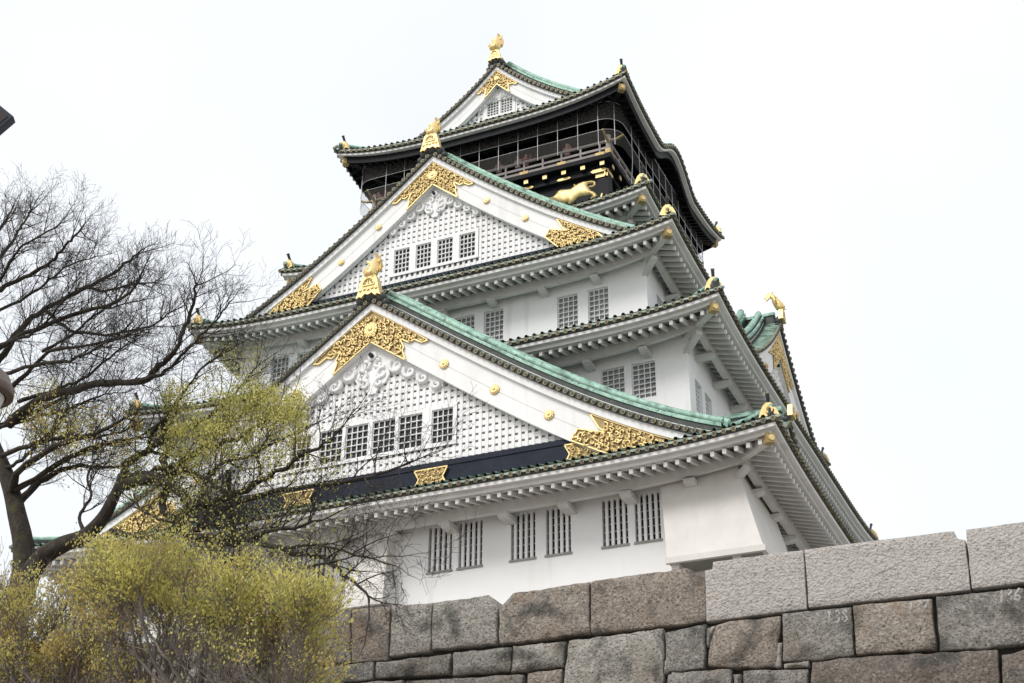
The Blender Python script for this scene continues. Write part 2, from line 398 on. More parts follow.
def corner_ornament(parent, c, d, m):
    """gilt end tile of a hip ridge with the tilted round finial above it"""
    mb = MB(); c = Vector(c); s = Vector((-d.y,d.x,0)); u = Vector((0,0,1))
    poly = [(a*1.05,b*1.05) for a, b in [(-.36,-.1),(-.30,.12),(-.2,.34),(-.08,.46),(.08,.46),(.2,.34),(.30,.12),(.36,-.1),(.2,-.02),(0,-.12),(-.2,-.02)]]
    A = [tuple(c+s*a+u*b+d*.13) for a, b in poly]; B = [tuple(c+s*a+u*b-d*.07) for a, b in poly]; n = len(poly)
    mb.add(A+B, [tuple(range(n))[::-1], tuple(range(n,2*n))]+[(i,(i+1)%n,n+(i+1)%n,n+i) for i in range(n)], 0)
    mb.disc(tuple(c+u*.2+d*.15), tuple(d), .15, .07, 10, 0, 1)
    mb.tube([tuple(c+u*.4-d*.15), tuple(c+u*.56+d*.0), tuple(c+u*.82+d*.16)], [.055,.065,.075], 8, 2)
    mb.disc(tuple(c+u*.83+d*.165), tuple((d*.55+u*.9)), .085, .04, 10, 3)
    mb.build('corner_finial', [m, GOLDD, TILED, RIM], parent)

# ---- windows
def window(parent, kind, x0, x1, z0, z1, y, xf=None, depth=.22):
    """opening in a wall facing -Y (or transformed); the glass stands depth behind the wall face"""
    mb = MB(xf); yb = y+depth
    w = x1-x0; h = z1-z0
    mb.add([(x0,yb,z0),(x1,yb,z0),(x1,yb,z1),(x0,yb,z1)], [(0,1,2,3)], 1)
    mb.add([(x0,y,z0),(x1,y,z0),(x1,yb,z0),(x0,yb,z0)], [(0,1,2,3)], 0); mb.add([(x0,y,z1),(x1,y,z1),(x1,yb,z1),(x0,yb,z1)], [(3,2,1,0)], 0)
    mb.add([(x0,y,z0),(x0,yb,z0),(x0,yb,z1),(x0,y,z1)], [(0,1,2,3)], 0); mb.add([(x1,y,z0),(x1,yb,z0),(x1,yb,z1),(x1,y,z1)], [(3,2,1,0)], 0)
    if kind == 'bars':
        n = 4
        for k in range(n):
            xc = x0+w*(k+.75)/(n+.5)
            mb.box(xc-.055, xc+.055, y+.03, y+.14, z0+.003, z1-.003, 0)
        for k in range(1,6):
            zc = z0+h*k/6; mb.box(x0+.003, x1-.003, yb-.05, yb-.02, zc-.017, zc+.017, 2)
        mb.box(x0-.05, x1+.05, y-.05, y+.02, z0-.09, z0-.004, 3)
    else:
        nx, nz = (4,5) if kind == 'grid' else (4,7)
        t = .017
        for k in range(nx+1):
            xc = x0+t+(w-2*t)*k/nx; mb.box(xc-t, xc+t, yb-.09, yb-.03, z0+.003, z1-.003, 0)
        for k in range(nz+1):
            zc = z0+t+(h-2*t)*k/nz; mb.box(x0+.003, x1-.003, yb-.105, yb-.035, zc-t, zc+t, 0)
    return mb.build('window', [PLASTER, DARK if kind != 'pane' else GLASS, RAFT, SOFFIT], parent)

def wall_side(mb, x0, x1, z0, z1, y, holes, m=0):
    """a wall face in the plane Y=y with rectangular openings cut out of it"""
    xs = sorted({x0, x1}|{a for h in holes for a in (h[0], h[1])})
    for a, b in zip(xs[:-1], xs[1:]):
        hs = sorted([h for h in holes if h[0] <= a+1e-6 and h[1] >= b-1e-6], key=lambda h: h[2])
        zz = z0
        for h in hs:
            mb.add([(a,y,zz),(b,y,zz),(b,y,h[2]),(a,y,h[2])], [(0,1,2,3)], m); zz = h[3]
        mb.add([(a,y,zz),(b,y,zz),(b,y,z1),(a,y,z1)], [(0,1,2,3)], m)
def east(p): return (-p[1], p[0], p[2])
def west(p): return (p[1], -p[0], p[2])
def north(p): return (-p[0], -p[1], p[2])
def storey(name, wx, wy, z0, z1, front, side, kind, m):
    e = empty(name, (0,0,z0), castle)
    for (xf, half, d, hs) in ((None,wx,wy,front),(east,wy,wx,side),(north,wx,wy,[]),(west,wy,wx,[])):
        mb = MB(xf); wall_side(mb, -half, half, z0, z1, -d, hs); mb.build('wall', m, e)
        for h in hs: window(e, kind, h[0], h[1], h[2], h[3], -d, xf)
    return e
def mirror(L): return L+[(-b,-a,c,d) for a, b, c, d in L]

E_win = mirror([(2.14,3.18,7.3,9.16),(3.47,4.5,7.3,9.16),(5.72,6.75,7.3,9.16),(7.2,8.22,7.3,9.16),(9.5,10.52,7.3,9.16),(10.8,11.8,7.3,9.16)])
storeyE = storey('lower_storey', 14.55, 16.3, BASEZ, 10.3, E_win, [(-13.5,-12.5,7.3,9.2),(-12.1,-11.1,7.3,9.2),(-7,-6,7.3,9.2),(-5.6,-4.6,7.3,9.2)], 'bars', PLASTER)
D_win = [(8.62,9.66,14.5,16.15),(9.98,11.02,14.5,16.15)]
storeyD = storey('second_storey', 12.45, 13.65, 12.3, 17.6, mirror(D_win), [(-12.85,-11.9,13.9,15.4),(-11.45,-10.5,13.9,15.4)], 'pane', PLASTER)
C_win = [(1.2,2.18,19.0,20.83),(2.66,3.63,19.0,20.83),(6.27,7.25,18.95,20.77),(7.74,8.7,18.95,20.8)]
storeyC = storey('third_storey', 10.5, 12.65, 18.3, 22.3, mirror(C_win), [(-11.3,-10.4,19.0,20.7),(-9.9,-9,19.0,20.7)], 'pane', PLASTER)
storeyB = storey('fourth_storey', 8.0, 8.7, 24.0, 27.2, [], [], 'pane', PLASTER)

# stone-drop bays that flare out at the foot
def bay(x0, x1, corner):
    mb = MB(); rows = []; N = 8; xa0 = x0; x1a = x1
    for i in range(N+1):
        v = i/N; z = 10.0-(10.0-5.95)*v; o = .28+.98*v+.12*v*v       # stands this far out of the wall
        x0 = xa0+(.5*v if corner else -.45*v); x1 = x1a+(0 if corner else .45*v)
        if corner: rows.append([(x0,-16.29,z),(x0,-16.3-o,z),(14.55+o,-16.3-o,z),(14.55+o,-11.6,z),(14.54,-11.6,z)])
        else: rows.append([(x0,-16.29,z),(x0,-16.3-o,z),(x1,-16.3-o,z),(x1,-16.29,z)])
    if corner and corner < 0: rows = [[(-x,y,z) for x, y, z in r] for r in rows]
    for a, b in zip(rows[:-1], rows[1:]):
        for j in range(len(a)-1): mb.add([a[j],a[j+1],b[j+1],b[j]], [(0,1,2,3)], 0, False)
    b = rows[-1]
    def ring(dz, k):
        out = []
        for (x,y,z) in b:
            cx = (x0+x1)/2 if not corner else x0*(1 if corner > 0 else -1)
            out.append((x+(k if x > cx+.1 else (-k if x < cx-.1 and not corner else 0))*(1 if not corner else (1 if corner > 0 else -1) * (1 if x > cx else -1) if corner > 0 else 1), y-(k if y < -16.4 else 0), z+dz))
        return out
    e = mb.build('stone_drop_bay', PLASTER_OLD, storeyE)
    lp = MB(); y0 = min(p[1] for p in b)
    if corner:
        s = corner; xo = 14.55+1.38
        xa, xb = sorted((s*x0, s*(xo+.07)))
        lp.box(xa-.04, xb, y0-.07, y0+.1, 5.78, 6.0, 0); xa, xb = sorted((s*(xo-.1), s*(xo+.072)))
        lp.box(xa, xb, y0+.102, -11.5, 5.78, 6.0, 0)
        xa, xb = sorted((s*x0, s*(xo-.12))); lp.box(xa, xb, y0+.103, -16.28, 5.84, 5.96, 1)
        xa, xb = sorted((s*14.6, s*(xo-.13))); lp.box(xa, xb, -16.27, -11.6, 5.84, 5.96, 1)
        for xx in (x0+.25, 14.9): 
            lp.box(s*xx-.14, s*xx+.14, y0+.15, -16.3, 5.6, 5.838, 0)
    else:
        lp.box(x0-.05, x1+.05, y0-.07, y0+.1, 5.78, 6.0, 0); lp.box(x0, x1, y0+.103, -16.28, 5.84, 5.96, 1)
    lp.build('sill_beam', [PLASTER_OLD, SOFFIT], e)
bay(11.92, 15, 1); bay(11.92, 15, -1); bay(-.5, .5, 0)

# battered stone base under the keep
mb = MB()
q0 = [(-14.6,-16.35),(14.6,-16.35),(14.6,16.35),(-14.6,16.35)]; q1 = [(-18,-19.8),(18,-19.8),(18,19.8),(-18,19.8)]
mb.hexa([(x,y,-5.2) for x, y in q1], [(x,y,BASEZ) for x, y in q0]); mb.build('stone_base', BASE_ST, castle)

roofE = roof(TE); roofD = roof(TD); roofC = roof(TC); roofB = roof(TB); roofA = roof(TA, True)

# ---- gables
def inpoly(x, z, P):
    c = False; n = len(P); j = n-1
    for i in range(n):
        if (P[i][1] > z) != (P[j][1] > z) and x < (P[j][0]-P[i][0])*(z-P[i][1])/(P[j][1]-P[i][1])+P[i][0]: c = not c
        j = i
    return c
def filigree(name, parent, poly, y, xf, cell=.26, seed=1, th=.03):
    """gilt plate: ground coloured dark for the shade in its piercings, raised rim and scrolling tendrils"""
    rnd = random.Random(seed); mb = MB(xf)
    mb.prism(poly, y, y+.05, 1)
    n = len(poly)
    for i in range(n):
        a = poly[i]; b = poly[(i+1)%n]; mb.bar((a[0],y-.02,a[1]), (b[0],y-.02,b[1]), .05, .055, 0, up=(0,1,0))
    xs = [p[0] for p in poly]; zs = [p[1] for p in poly]
    x = min(xs)
    while x < max(xs):
        z = min(zs)
        while z < max(zs):
            cx = x+rnd.uniform(-.3,.3)*cell; cz = z+rnd.uniform(-.3,.3)*cell
            if inpoly(cx, cz, poly):
                a0 = rnd.uniform(0,6.28); sgn = rnd.choice((-1,1)); rr = cell*rnd.uniform(.42,.66); pts = []
                for k in range(8):
                    a = a0+sgn*k*.72; r_ = rr*(1-.1*k); px, pz = cx+r_*math.cos(a), cz+r_*math.sin(a)
                    if not inpoly(px, pz, poly): break
                    pts.append((px, y-.035-.006*k, pz))
                if len(pts) > 2: mb.tube(pts, [th*(1.15-.07*k) for k in range(len(pts))], 5, 0)
                if rnd.random() < .4: mb.ball((cx,y-.05,cz), cell*.16, 6, 0, (1,.5,1))
            z += cell
        x += cell
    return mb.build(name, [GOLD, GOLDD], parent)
def medallion(parent, x, z, y, r, xf):
    mb = MB(xf); r = max(r, .17); mb.disc((x,y-.03,z), (0,-1,0), r*.62, .1, 14, 0)
    for k in range(12):
        a = k*math.pi/6; mb.ball((x+math.cos(a)*r*.72,y-.03,z+math.sin(a)*r*.72), r*.27, 6, 0, (1,.35,1))
    mb.ball((x,y-.09,z), r*.3, 8, 0, (1,.4,1))
    mb.build('gold_medallion', GOLD, parent)
def crest(parent, name, o, sc, xf):
    """gilt ridge-end tile: bell outline, scalloped foot, arched panel with dark beads for shaded piercings"""
    x, y, z = o; mb = MB(xf)
    P = [(-.62,-.32),(-.52,.05),(-.44,.45),(-.36,.72),(-.2,.84),(.2,.84),(.36,.72),(.44,.45),(.52,.05),(.62,-.32),(.46,-.22),(.36,-.3),(.18,-.12),(0,-.2),(-.18,-.12),(-.36,-.3),(-.46,-.22)]
    mb.prism([(x+a*sc, z+b*sc) for a, b in P], y-.1*sc, y+.3*sc, 0)
    arc = [(x+.3*sc*math.cos(a), y-.12*sc, z+(.3+.34*math.sin(a))*sc) for a in [math.pi*k/10 for k in range(11)]]
    mb.tube(arc, .035*sc, 6, 0); mb.bar((x-.3*sc,y-.12*sc,z+.28*sc), (x+.3*sc,y-.12*sc,z+.28*sc), .06*sc, .05*sc, 0)
    for a, b in ((-.18,.38),(0,.38),(.18,.38),(-.12,.5),(.12,.5),(0,.52)):
        mb.ball((x+a*sc,y-.1*sc,z+b*sc), .055*sc, 6, 1, (1,.4,1.2))
    for k in range(5): mb.ball((x+(-.4+.2*k)*sc,y-.12*sc,z+(.06+.04*(k%2))*sc), .07*sc, 6, 0, (1.2,.5,1))
    return mb.build(name, [GOLD, GOLDD], parent)
def fish(parent, o, sc, xf):
    """roof fish: head down at the outer end, body rising and the tail curling up and inwards"""
    x, y, z = o; e = MB(xf); S = []
    spine = [(-.42,.1,.22,.17),(-.34,.2,.3,.25),(-.22,.4,.33,.31),(-.1,.62,.3,.29),(.0,.84,.25,.26),(.06,1.04,.19,.22),(.16,1.19,.14,.18),(.29,1.27,.1,.14),(.42,1.25,.06,.1)]
    n = 10; vs = []
    for i, (dy, dz, w, h) in enumerate(spine):
        a = spine[max(0,i-1)]; b = spine[min(len(spine)-1,i+1)]
        t = Vector((0,b[0]-a[0],b[1]-a[1])).normalized(); nn = Vector((0,-t.z,t.y))
        for k in range(n):
            q = 2*math.pi*k/n; v = Vector((math.cos(q)*w,dy,dz))+nn*math.sin(q)*h
            vs.append((x+v.x*sc, y+v.y*sc, z+v.z*sc))
    fs = [(i*n+k, i*n+(k+1)%n, (i+1)*n+(k+1)%n, (i+1)*n+k) for i in range(len(spine)-1) for k in range(n)]
    e.add(vs, fs+[tuple(range(n))[::-1], tuple(range(len(vs)-n,len(vs)))], 0, True)
    for i in range(1,7):                       # scale rings
        dy, dz, w, h = spine[i]; e.tube([(x+math.cos(q)*w*1.02*sc, y+(dy-.03)*sc-abs(math.sin(q))*.02, z+(dz+math.sin(q)*h*.5)*sc) for q in [math.pi*k/8-math.pi*.5+math.pi/2 for k in range(9)]], .022*sc, 4, 0)
    for sx in (-1,1):
        e.ball((x+sx*.17*sc,y-.42*sc,z+.3*sc), .06*sc, 6, 1)
        e.tube([(x+sx*.1*sc,y-.55*sc,z+.12*sc),(x+sx*.22*sc,y-.6*sc,z+.26*sc)], .03*sc, 5, 0)
    bodyo = e.build('roof_fish', [GOLD, GOLDD], parent)
    f = MB(xf)
    def fin(P, w):                                # P: list of (dx, dy, dz); a thick spiny blade
        n = len(P); A = [(x+(a-w)*sc,y+b*sc,z+c*sc) for a, b, c in P]; B = [(x+(a+w)*sc,y+b*sc,z+c*sc) for a, b, c in P]
        f.add(A+B, [tuple(range(n)), tuple(range(2*n-1,n-1,-1))]+[(i,n+i,n+(i+1)%n,(i+1)%n) for i in range(n)], 0)
    fin([(0,.3,1.2),(0,.24,1.38),(0,.12,1.6),(0,.3,1.52),(0,.38,1.68),(0,.46,1.5),(0,.64,1.52),(0,.6,1.36),(0,.76,1.22),(0,.62,1.16),(0,.64,.98),(0,.45,1.12)], .07)
    fin([(0,-.5,.3),(0,-.56,.44),(0,-.44,.5),(0,-.48,.66),(0,-.34,.68),(0,-.34,.84),(0,-.2,.84),(0,-.16,1.0),(0,-.04,.98),(0,-.02,.7),(0,-.2,.4)], .04)
    for sx in (-1,1):
        P = [(.2,.0,.42),(.42,-.1,.5),(.5,-.16,.66),(.4,-.08,.7),(.46,-.1,.86),(.3,-.02,.8),(.2,.0,.62)]
        n = len(P); A = [(x+sx*a*sc,y+(b-.03)*sc,z+c*sc) for a, b, c in P]; B = [(x+sx*a*sc,y+(b+.03)*sc,z+c*sc) for a, b, c in P]
        f.add(A+B, [tuple(range(n)), tuple(range(2*n-1,n-1,-1))]+[(i,n+i,n+(i+1)%n,(i+1)%n) for i in range(n)], 0)
        P = [(.14,.04,.98),(.34,-.04,1.06),(.36,-.06,1.2),(.24,-.02,1.16),(.14,.0,1.12)]
        n = len(P); A = [(x+sx*a*sc,y+(b-.025)*sc,z+c*sc) for a, b, c in P]; B = [(x+sx*a*sc,y+(b+.025)*sc,z+c*sc) for a, b, c in P]
        f.add(A+B, [tuple(range(n)), tuple(range(2*n-1,n-1,-1))]+[(i,n+i,n+(i+1)%n,(i+1)%n) for i in range(n)], 0)
    f.build('fin', GOLD, bodyo)

def gable(pts, hw, zb, yf, yback, xf=None, board=1.45, lip=.34, wins=(), wz=(0,0), seed=1, gold=1., kind='grid', base=True, band_z=None,
          meds=(), ends=None, bands=(), lattice=True, crest_s=1., fish_s=1., rh=1., greenroof=False, green_top=True, back_ok=True, pend=1.):
    co = np.polyfit([p[0] for p in pts], [p[1] for p in pts], 3)
    Z = lambda x: float(np.polyval(co, abs(x)))
    z0 = Z(0); dz0 = pts[0][1]-z0
    ge = empty('gable', xf((0,yf,zb)) if xf else (0,yf,zb), castle)
    N = 30; X = [hw*i/N for i in range(-N,N+1)]
    B = lambda M: M.build
    # roof slopes and tile rows
    mb = MB(xf); yv = yf-.28
    for sg in (-1,1):
        xs = [sg*hw*i/N for i in range(N+1)]
        mb.strip([(x,yv,Z(x)+.22) for x in xs], [(x,yback,Z(x)+.22) for x in xs], 0, True)
        mb.strip([(x,yv+.02,Z(x)+.0) for x in xs], [(x,yback,Z(x)+.0) for x in xs], 1, True)
        mb.strip([(x,yv,Z(x)+.22) for x in xs], [(x,yv+.02,Z(x)+.0) for x in xs], 1)
        y = yf+1.2
        while y < yback:
            mb.tube([(sg*hw*i/10,y,Z(hw*i/10)+.25) for i in range(11)], .085, 6, 0, cap=False); y += .36
    mb.build('tile_surface', [GREEN if greenroof or hw < 5 else TILE, TILED], ge)
    mb = MB(xf)                                   # verge tiles: round ends facing out
    L = 0; x = .22
    while x < hw-.05:
        sl = (Z(x+.01)-Z(x))/.01; n = math.hypot(1, sl)
        for sg in (-1,1):
            c = (sg*x, yv-.02, Z(x)+.12); mb.disc(c, (0,-1,0), .1, .08, 9, 0, 1)
            mb.tube([(sg*x,yv+.03,Z(x)+.17),(sg*x,yv+.75,Z(x)+.27)], .095, 7, 2)
        x += .33/n
    mb.build('verge_tile_ends', [RIM, TILED, TILE], ge)
    # descending ridges: dark courses with a white joint under a verdigris cap
    for sg in ((-1,1) if hw > 5 else ()):
        mb = MB(xf); xe = hw*1.0
        def line(y, dz, n=72): dz = .15+(dz-.15)*rh; return [(sg*(.35+(xe-.35)*i/n), y, Z(.35+(xe-.35)*i/n)+dz) for i in range(n+1)]
        y1 = yf+.5
        for (dy0, dy1, a, b, m) in ((0,.5,.2,.5,1),(.02,.48,.5,.54,2),(.03,.47,.54,.78,1),(-.02,.52,.78,.93,0),(.07,.43,.93,.97,1)):
            A0 = line(y1+dy0, a); A1 = line(y1+dy0, b); C0 = line(y1+dy1, a); C1 = line(y1+dy1, b)
            mb.strip(A1, A0, m); mb.strip(A1, C1, m); mb.strip(C0, C1, m); mb.strip(A0, C0, m)
        mb.tube(line(y1+.25, 1.1), [.145+.014*((k//1)%2) for k in range(73)], 8, 0)
        if hw > 6:
            for (dy0, dy1, a, b, m) in ((.95,1.35,.2,1.1,1),(.92,1.38,1.1,1.28,0)):
                A0 = line(y1+dy0, a); A1 = line(y1+dy0, b); C0 = line(y1+dy1, a); C1 = line(y1+dy1, b)
                mb.strip(A1, A0, m); mb.strip(A1, C1, m); mb.strip(C0, C1, m)
            mb.tube(line(y1+1.15, 1.4), [.165+.014*(k%2) for k in range(73)], 8, 0)
        mb.build('descending_ridge', [GREEN, TILED, EAVEW], ge)
    # main ridge
    mb = MB(xf); zr = Z(0)
    mb.box(-.24,.24,yf+.05,yback,zr+.05,zr+.55,1); mb.box(-.3,.3,yf+.0,yback,zr+.55,zr+.63,0)
    mb.tube([(0,yf,zr+.7),(0,yback,zr+.7)], .16, 8, 0)
    mb.ball((0,yf-.2,zr+.32), .3*crest_s, 8, 1, (1.35,.8,1.0)); 
    for sg in (-1,1): mb.ball((sg*.42*crest_s,yf-.18,zr+.12), .22*crest_s, 8, 1); mb.ball((sg*.62*crest_s,yf-.18,zr-.14), .16*crest_s, 8, 1)
    mb.build('main_ridge', [GREEN, TILED], ge)
    if crest_s: crest(ge, 'ridge_end_crest', (0,yf-.42,zr+.42), .82*crest_s, xf)
    if fish_s: fish(ge, (0,yf-.12,zr+.42+.55*crest_s), .78*fish_s, xf)
    # barge boards
    for sg in (-1,1):
        mb = MB(xf); xs = [sg*hw*i/N for i in range(N+1)]
        def seg(y, yb_, top, bot, m):
            T = [(x,y,max(zb,Z(x)-top)) for x in xs]; Bt = [(x,y,max(zb,Z(x)-bot)) for x in xs]
            Tb = [(x,yb_,p[2]) for x, p in zip(xs, T)]; Bb = [(x,yb_,p[2]) for x, p in zip(xs, Bt)]
            mb.strip(T, Bt, m); mb.strip(Bt, Bb, m); mb.strip(Tb, T, m)
        seg(yf-.15, yf+.3, .0, lip, 0); seg(yf, yf+.3, lip-.01, lip+.52*board, 0); seg(yf+.012, yf+.3, lip+.52*board, lip+.54*board, 1); seg(yf+.002, yf+.3, lip+.54*board, lip+board, 0)
        mb.build('barge_board', [PLASTER, RAFT], ge)
    bl = lambda x: Z(x)-lip-board
    # lattice wall
    yl = yf+.36
    hx = next((hw*i/200 for i in range(200) if bl(hw*i/200) < zb+.55), hw)
    bz = band_z if band_z else zb+.75
    hole = (wins[0][0]-.18, wins[-1][1]+.18, wz[0]-.12, wz[1]+.12) if wins else None
    mb = MB(xf); T = [(x,yl+.17,max(zb,bl(x)+.12)) for x in X]
    mb.strip([(x,yl+.17,zb) for x in X], T, 1)
    sp = .285; n = int(hw/sp)
    for k in range(-n, n+1):
        x = (k+.5)*sp
        if abs(x) > hw: continue
        zt = bl(x)+.1
        if zt < bz: continue
        segs = [(bz-.1, zt)]
        if hole and hole[0] < x < hole[1]: segs = [(bz-.1, hole[2]), (hole[3], zt)]
        for a, b in segs:
            if b > a: mb.box(x-.066, x+.066, yl, yl+.09, a, b, 0)
    z = bz-.05
    while z < Z(0)-lip-board:
        xe = next((hw*i/200 for i in range(200) if bl(hw*i/200) < z-.05), hw)
        segs = [(-xe, xe)]
        if hole and hole[2]-.06 < z < hole[3]+.06: segs = [(-xe, hole[0]), (hole[1], xe)]
        for a, b in segs:
            if b > a+.1: mb.box(a, b, yl+.03, yl+.13, z-.1, z+.1, 0)
        z += .305
    if hole:
        mb2 = MB(xf); a0, a1, b0, b1 = hole
        wall_side(mb2, a0, a1, b0, b1, yl-.03, [(w[0],w[1],wz[0],wz[1]) for w in wins], 0)
        mb2.box(a0-.02, a1+.02, yl-.07, yl-.032, b0-.06, b0+.06, 0); mb2.box(a0, a1, yl-.026, yl+.1, b1-.003, b1+.06, 0)
        mb2.build('window_frame', PLASTER, ge)
        for w in wins: window(ge, kind, w[0], w[1], wz[0], wz[1], yl-.03, xf, .16)
    mb.build('lattice_wall', [PLASTER, RAFT], ge)
    # base beam
    if base:
        mb = MB(xf); mb.box(-hx-1.9, hx+1.9, yf+.16, yf+.6, zb-.15, bz-.22, 0); mb.box(-hx-.9, hx+.9, yf+.12, yf+.58, bz-.22, bz, 0)
        mb.build('base_beam', BASEB, ge)
        for (a, b) in bands:
            zc0, zc1 = zb+.02, bz-.3; m_ = (zc0+zc1)/2
            for (c, d) in ((a,b),(-b,-a)):
                filigree('band_fitting', ge, [(c,zc0),(d,zc0),(d-.2,m_),(d,zc1),(c,zc1),(c+.2,m_)], yf+.07, xf, .17, seed+int(c*10), .022)
    # gold apex plate: hangs under the lip and runs down both board edges
    s = gold; lp = lambda x, t: (x, Z(x)-lip-.02-(board-.02)*t)
    half = [(0,0),(.7*s,0),(1.4*s,0),(2.1*s,0),(2.75*s,.03),(2.45*s,.2),(2.1*s,.22),(1.85*s,.4),(1.4*s,.42),(1.62*s,.62),(1.55*s,.75),(1.72*s,1.),(1.1*s,1.),(.5*s,1.),(0,1)]
    P = [lp(x,t) for x, t in half]; P = P+[(-x,z) for x, z in P[::-1] if x > 0]
    filigree('apex_fitting', ge, P, yf-.05, xf, .21*max(s,.7), seed, .04*max(.75,s))
    medallion(ge, 0, Z(0)-lip-.62*board, yf-.08, .36*s, xf)
    for x in meds:
        for q in (x,-x): medallion(ge, q, Z(x)-lip-.52*board, yf-.02, .22*max(.8,s), xf)
    # gold plates at the feet
    if ends:
        a, b = ends                                      # inner x where the plate starts, outer tip
        P = [(a,max(zb,bl(a))+.02),(a+.45*(b-a)*.8,max(zb+.03,bl(a+.36*(b-a))))]
        P = [(a, bl(a)+.03), (a+(b-a)*.36, zb+.03), (b, zb+.05)]
        for k in range(1,5): 
            x = b+(a+(b-a)*.18-b)*k/4; P.append((x, max(zb+.08, Z(x)-lip-.03)))
        xm = a+(b-a)*.18; P += [(xm+.35*s, Z(xm)-lip-.45*board), (xm+.62*s, Z(xm)-lip-.62*board), (a+.3*s, bl(a)+.3*board)]
        for sg in (1,-1): filigree('foot_fitting', ge, [(sg*x,z) for x, z in P], yf-.05, xf, .21*max(s,.7), seed+5+sg, .04)
    # white carved pendant under the apex
    mb = MB(xf); zc = Z(0)-lip-board; p = pend; yq = yl-.1
    mb.prism([(x*p,zc+z*p) for x, z in ((-1.0,-.72),(0,.0),(1.0,-.72),(.85,-.95),(.62,-1.0),(.72,-1.3),(.55,-1.62),(.28,-1.75),(.16,-2.0),(-.16,-2.0),(-.28,-1.75),(-.55,-1.62),(-.72,-1.3),(-.62,-1.0),(-.85,-.95))], yq, yl, 0)
    for sg in (-1,1):
        xs_ = [sg*p*(.3+2.6*i/14) for i in range(15)]; tp_ = [(x,bl(x)+.02) for x in xs_]
        bt_ = [(x,bl(x)-p*(.62-.4*i/14)*(1+.16*math.sin(i*2.2))) for i, x in enumerate(xs_)]
        mb.prism(tp_+bt_[::-1], yq+.03, yl-.004)
    def spiral(cx, cz, r, s0, sg, th):
        mb.tube([(cx+sg*math.cos(s0+k*.6)*r*(1-.075*k), yq-.02, cz+math.sin(s0+k*.6)*r*(1-.075*k)) for k in range(12)], [th*(1.1-.05*k) for k in range(12)], 6, 0)
    for sg in (-1,1):
        for (cx, cz, r) in ((.42,-1.25,.26),(.3,-1.6,.2),(.25,-.85,.2)): spiral(sg*cx*p, zc+cz*p, r*p, 1.2, sg, .085*p)
        for k in range(4):
            cx = (1.0+.55*k)*p; r = (.33-.05*k)*p; cz = bl(cx)-.34*p+.03*k
            spiral(sg*cx, cz, r, 2.4, sg, .085*p)
            mb.ball((sg*cx,yl-.02,cz), r*1.05, 8, 0, (1.15,.25,.95))
    mb.disc((0,yq-.05,zc-.5*p), (0,-1,0), .2*p, .14, 6, 0); mb.disc((0,yq-.18,zc-.5*p), (0,-1,0), .085*p, .2, 8, 1)
    mb.build('carved_pendant', [PLASTER, BASEB], ge)
    return ge

# lower front gable, on the lowest roof
gE = gable([(0,19.0),(5.97,14.77),(8.82,12.96),(11.53,11.37),(13.55,10.42),(14.6,10.05)], 14.7, 10.1, -18.05, -12.8, None, board=1.5,
      wins=[(-3.78,-2.83),(-2.4,-1.31),(-1.16,-.1),(.1,1.16),(1.31,2.4),(2.83,3.78)],
      wz=(12.12,13.6), seed=3, gold=1., meds=(3.5,5.78,8.1), ends=(9.0,13.4), bands=((2.3,3.75),(8.7,10.5)), band_z=11.2, crest_s=1.15, fish_s=1.2, pend=1.15)
# upper front gable, on the third roof
gC = gable([(0,29.95),(3.56,27.08),(6.61,24.92),(8.54,23.66),(10.23,22.75)], 11.2, 22.5, -13.05, -6.5, None, board=1.3, lip=.32,
      wins=[(-2.16,-1.33),(-.98,-.17),(.17,.98),(1.33,2.16)], wz=(23.98,25.3), seed=11, gold=.8, meds=(2.9,4.9), ends=(5.9,9.1), bands=((1.6,2.5),(5.6,6.7)), band_z=23.3, crest_s=1.05, fish_s=1.15, pend=.85, rh=.7)
# top gables, front and back of the top roof
for xf in (None, north):
    gable([(0,40.92),(1.69,39.3),(3.72,37.78),(4.9,37.05),(5.5,36.72)], 5.5, 36.7, -5.85, .05, xf, board=.95, lip=.27, wins=[(-.78,-.06),(.06,.78)], wz=(37.9,38.85),
      seed=21, gold=.45, ends=(3.4,4.9), base=False, band_z=36.6, crest_s=.8, fish_s=1.3 if xf is None else 0, pend=.45)
# side gable on the second roof, facing right
gable([(0,24.15),(1.5,22.75),(3,21.5),(6,19.6),(8.5,18.3),(10.5,17.5)], 10.9, 17.4, -13.2, -8.2, east, board=1.4, lip=.34, wins=[(-1.4,-.6),(.6,1.4)], wz=(19.3,20.4),
      seed=31, gold=.85, meds=(3.,5.5), ends=(7.,9.8), bands=((1.6,2.5),), band_z=18.2, crest_s=.7, fish_s=1.0, greenroof=True)
# small side gable on the lowest roof, close to the front corner
def east_near(p): return (-p[1], p[0]-12.0, p[2])
gable([(0,13.0),(1.2,12.1),(2.2,11.5),(3.4,11.0)], 3.5, 10.6, -15.75, -12.4, east_near, board=.6, lip=.22, seed=41, gold=.42, base=False, band_z=10.7, crest_s=.6, fish_s=0, pend=.4)

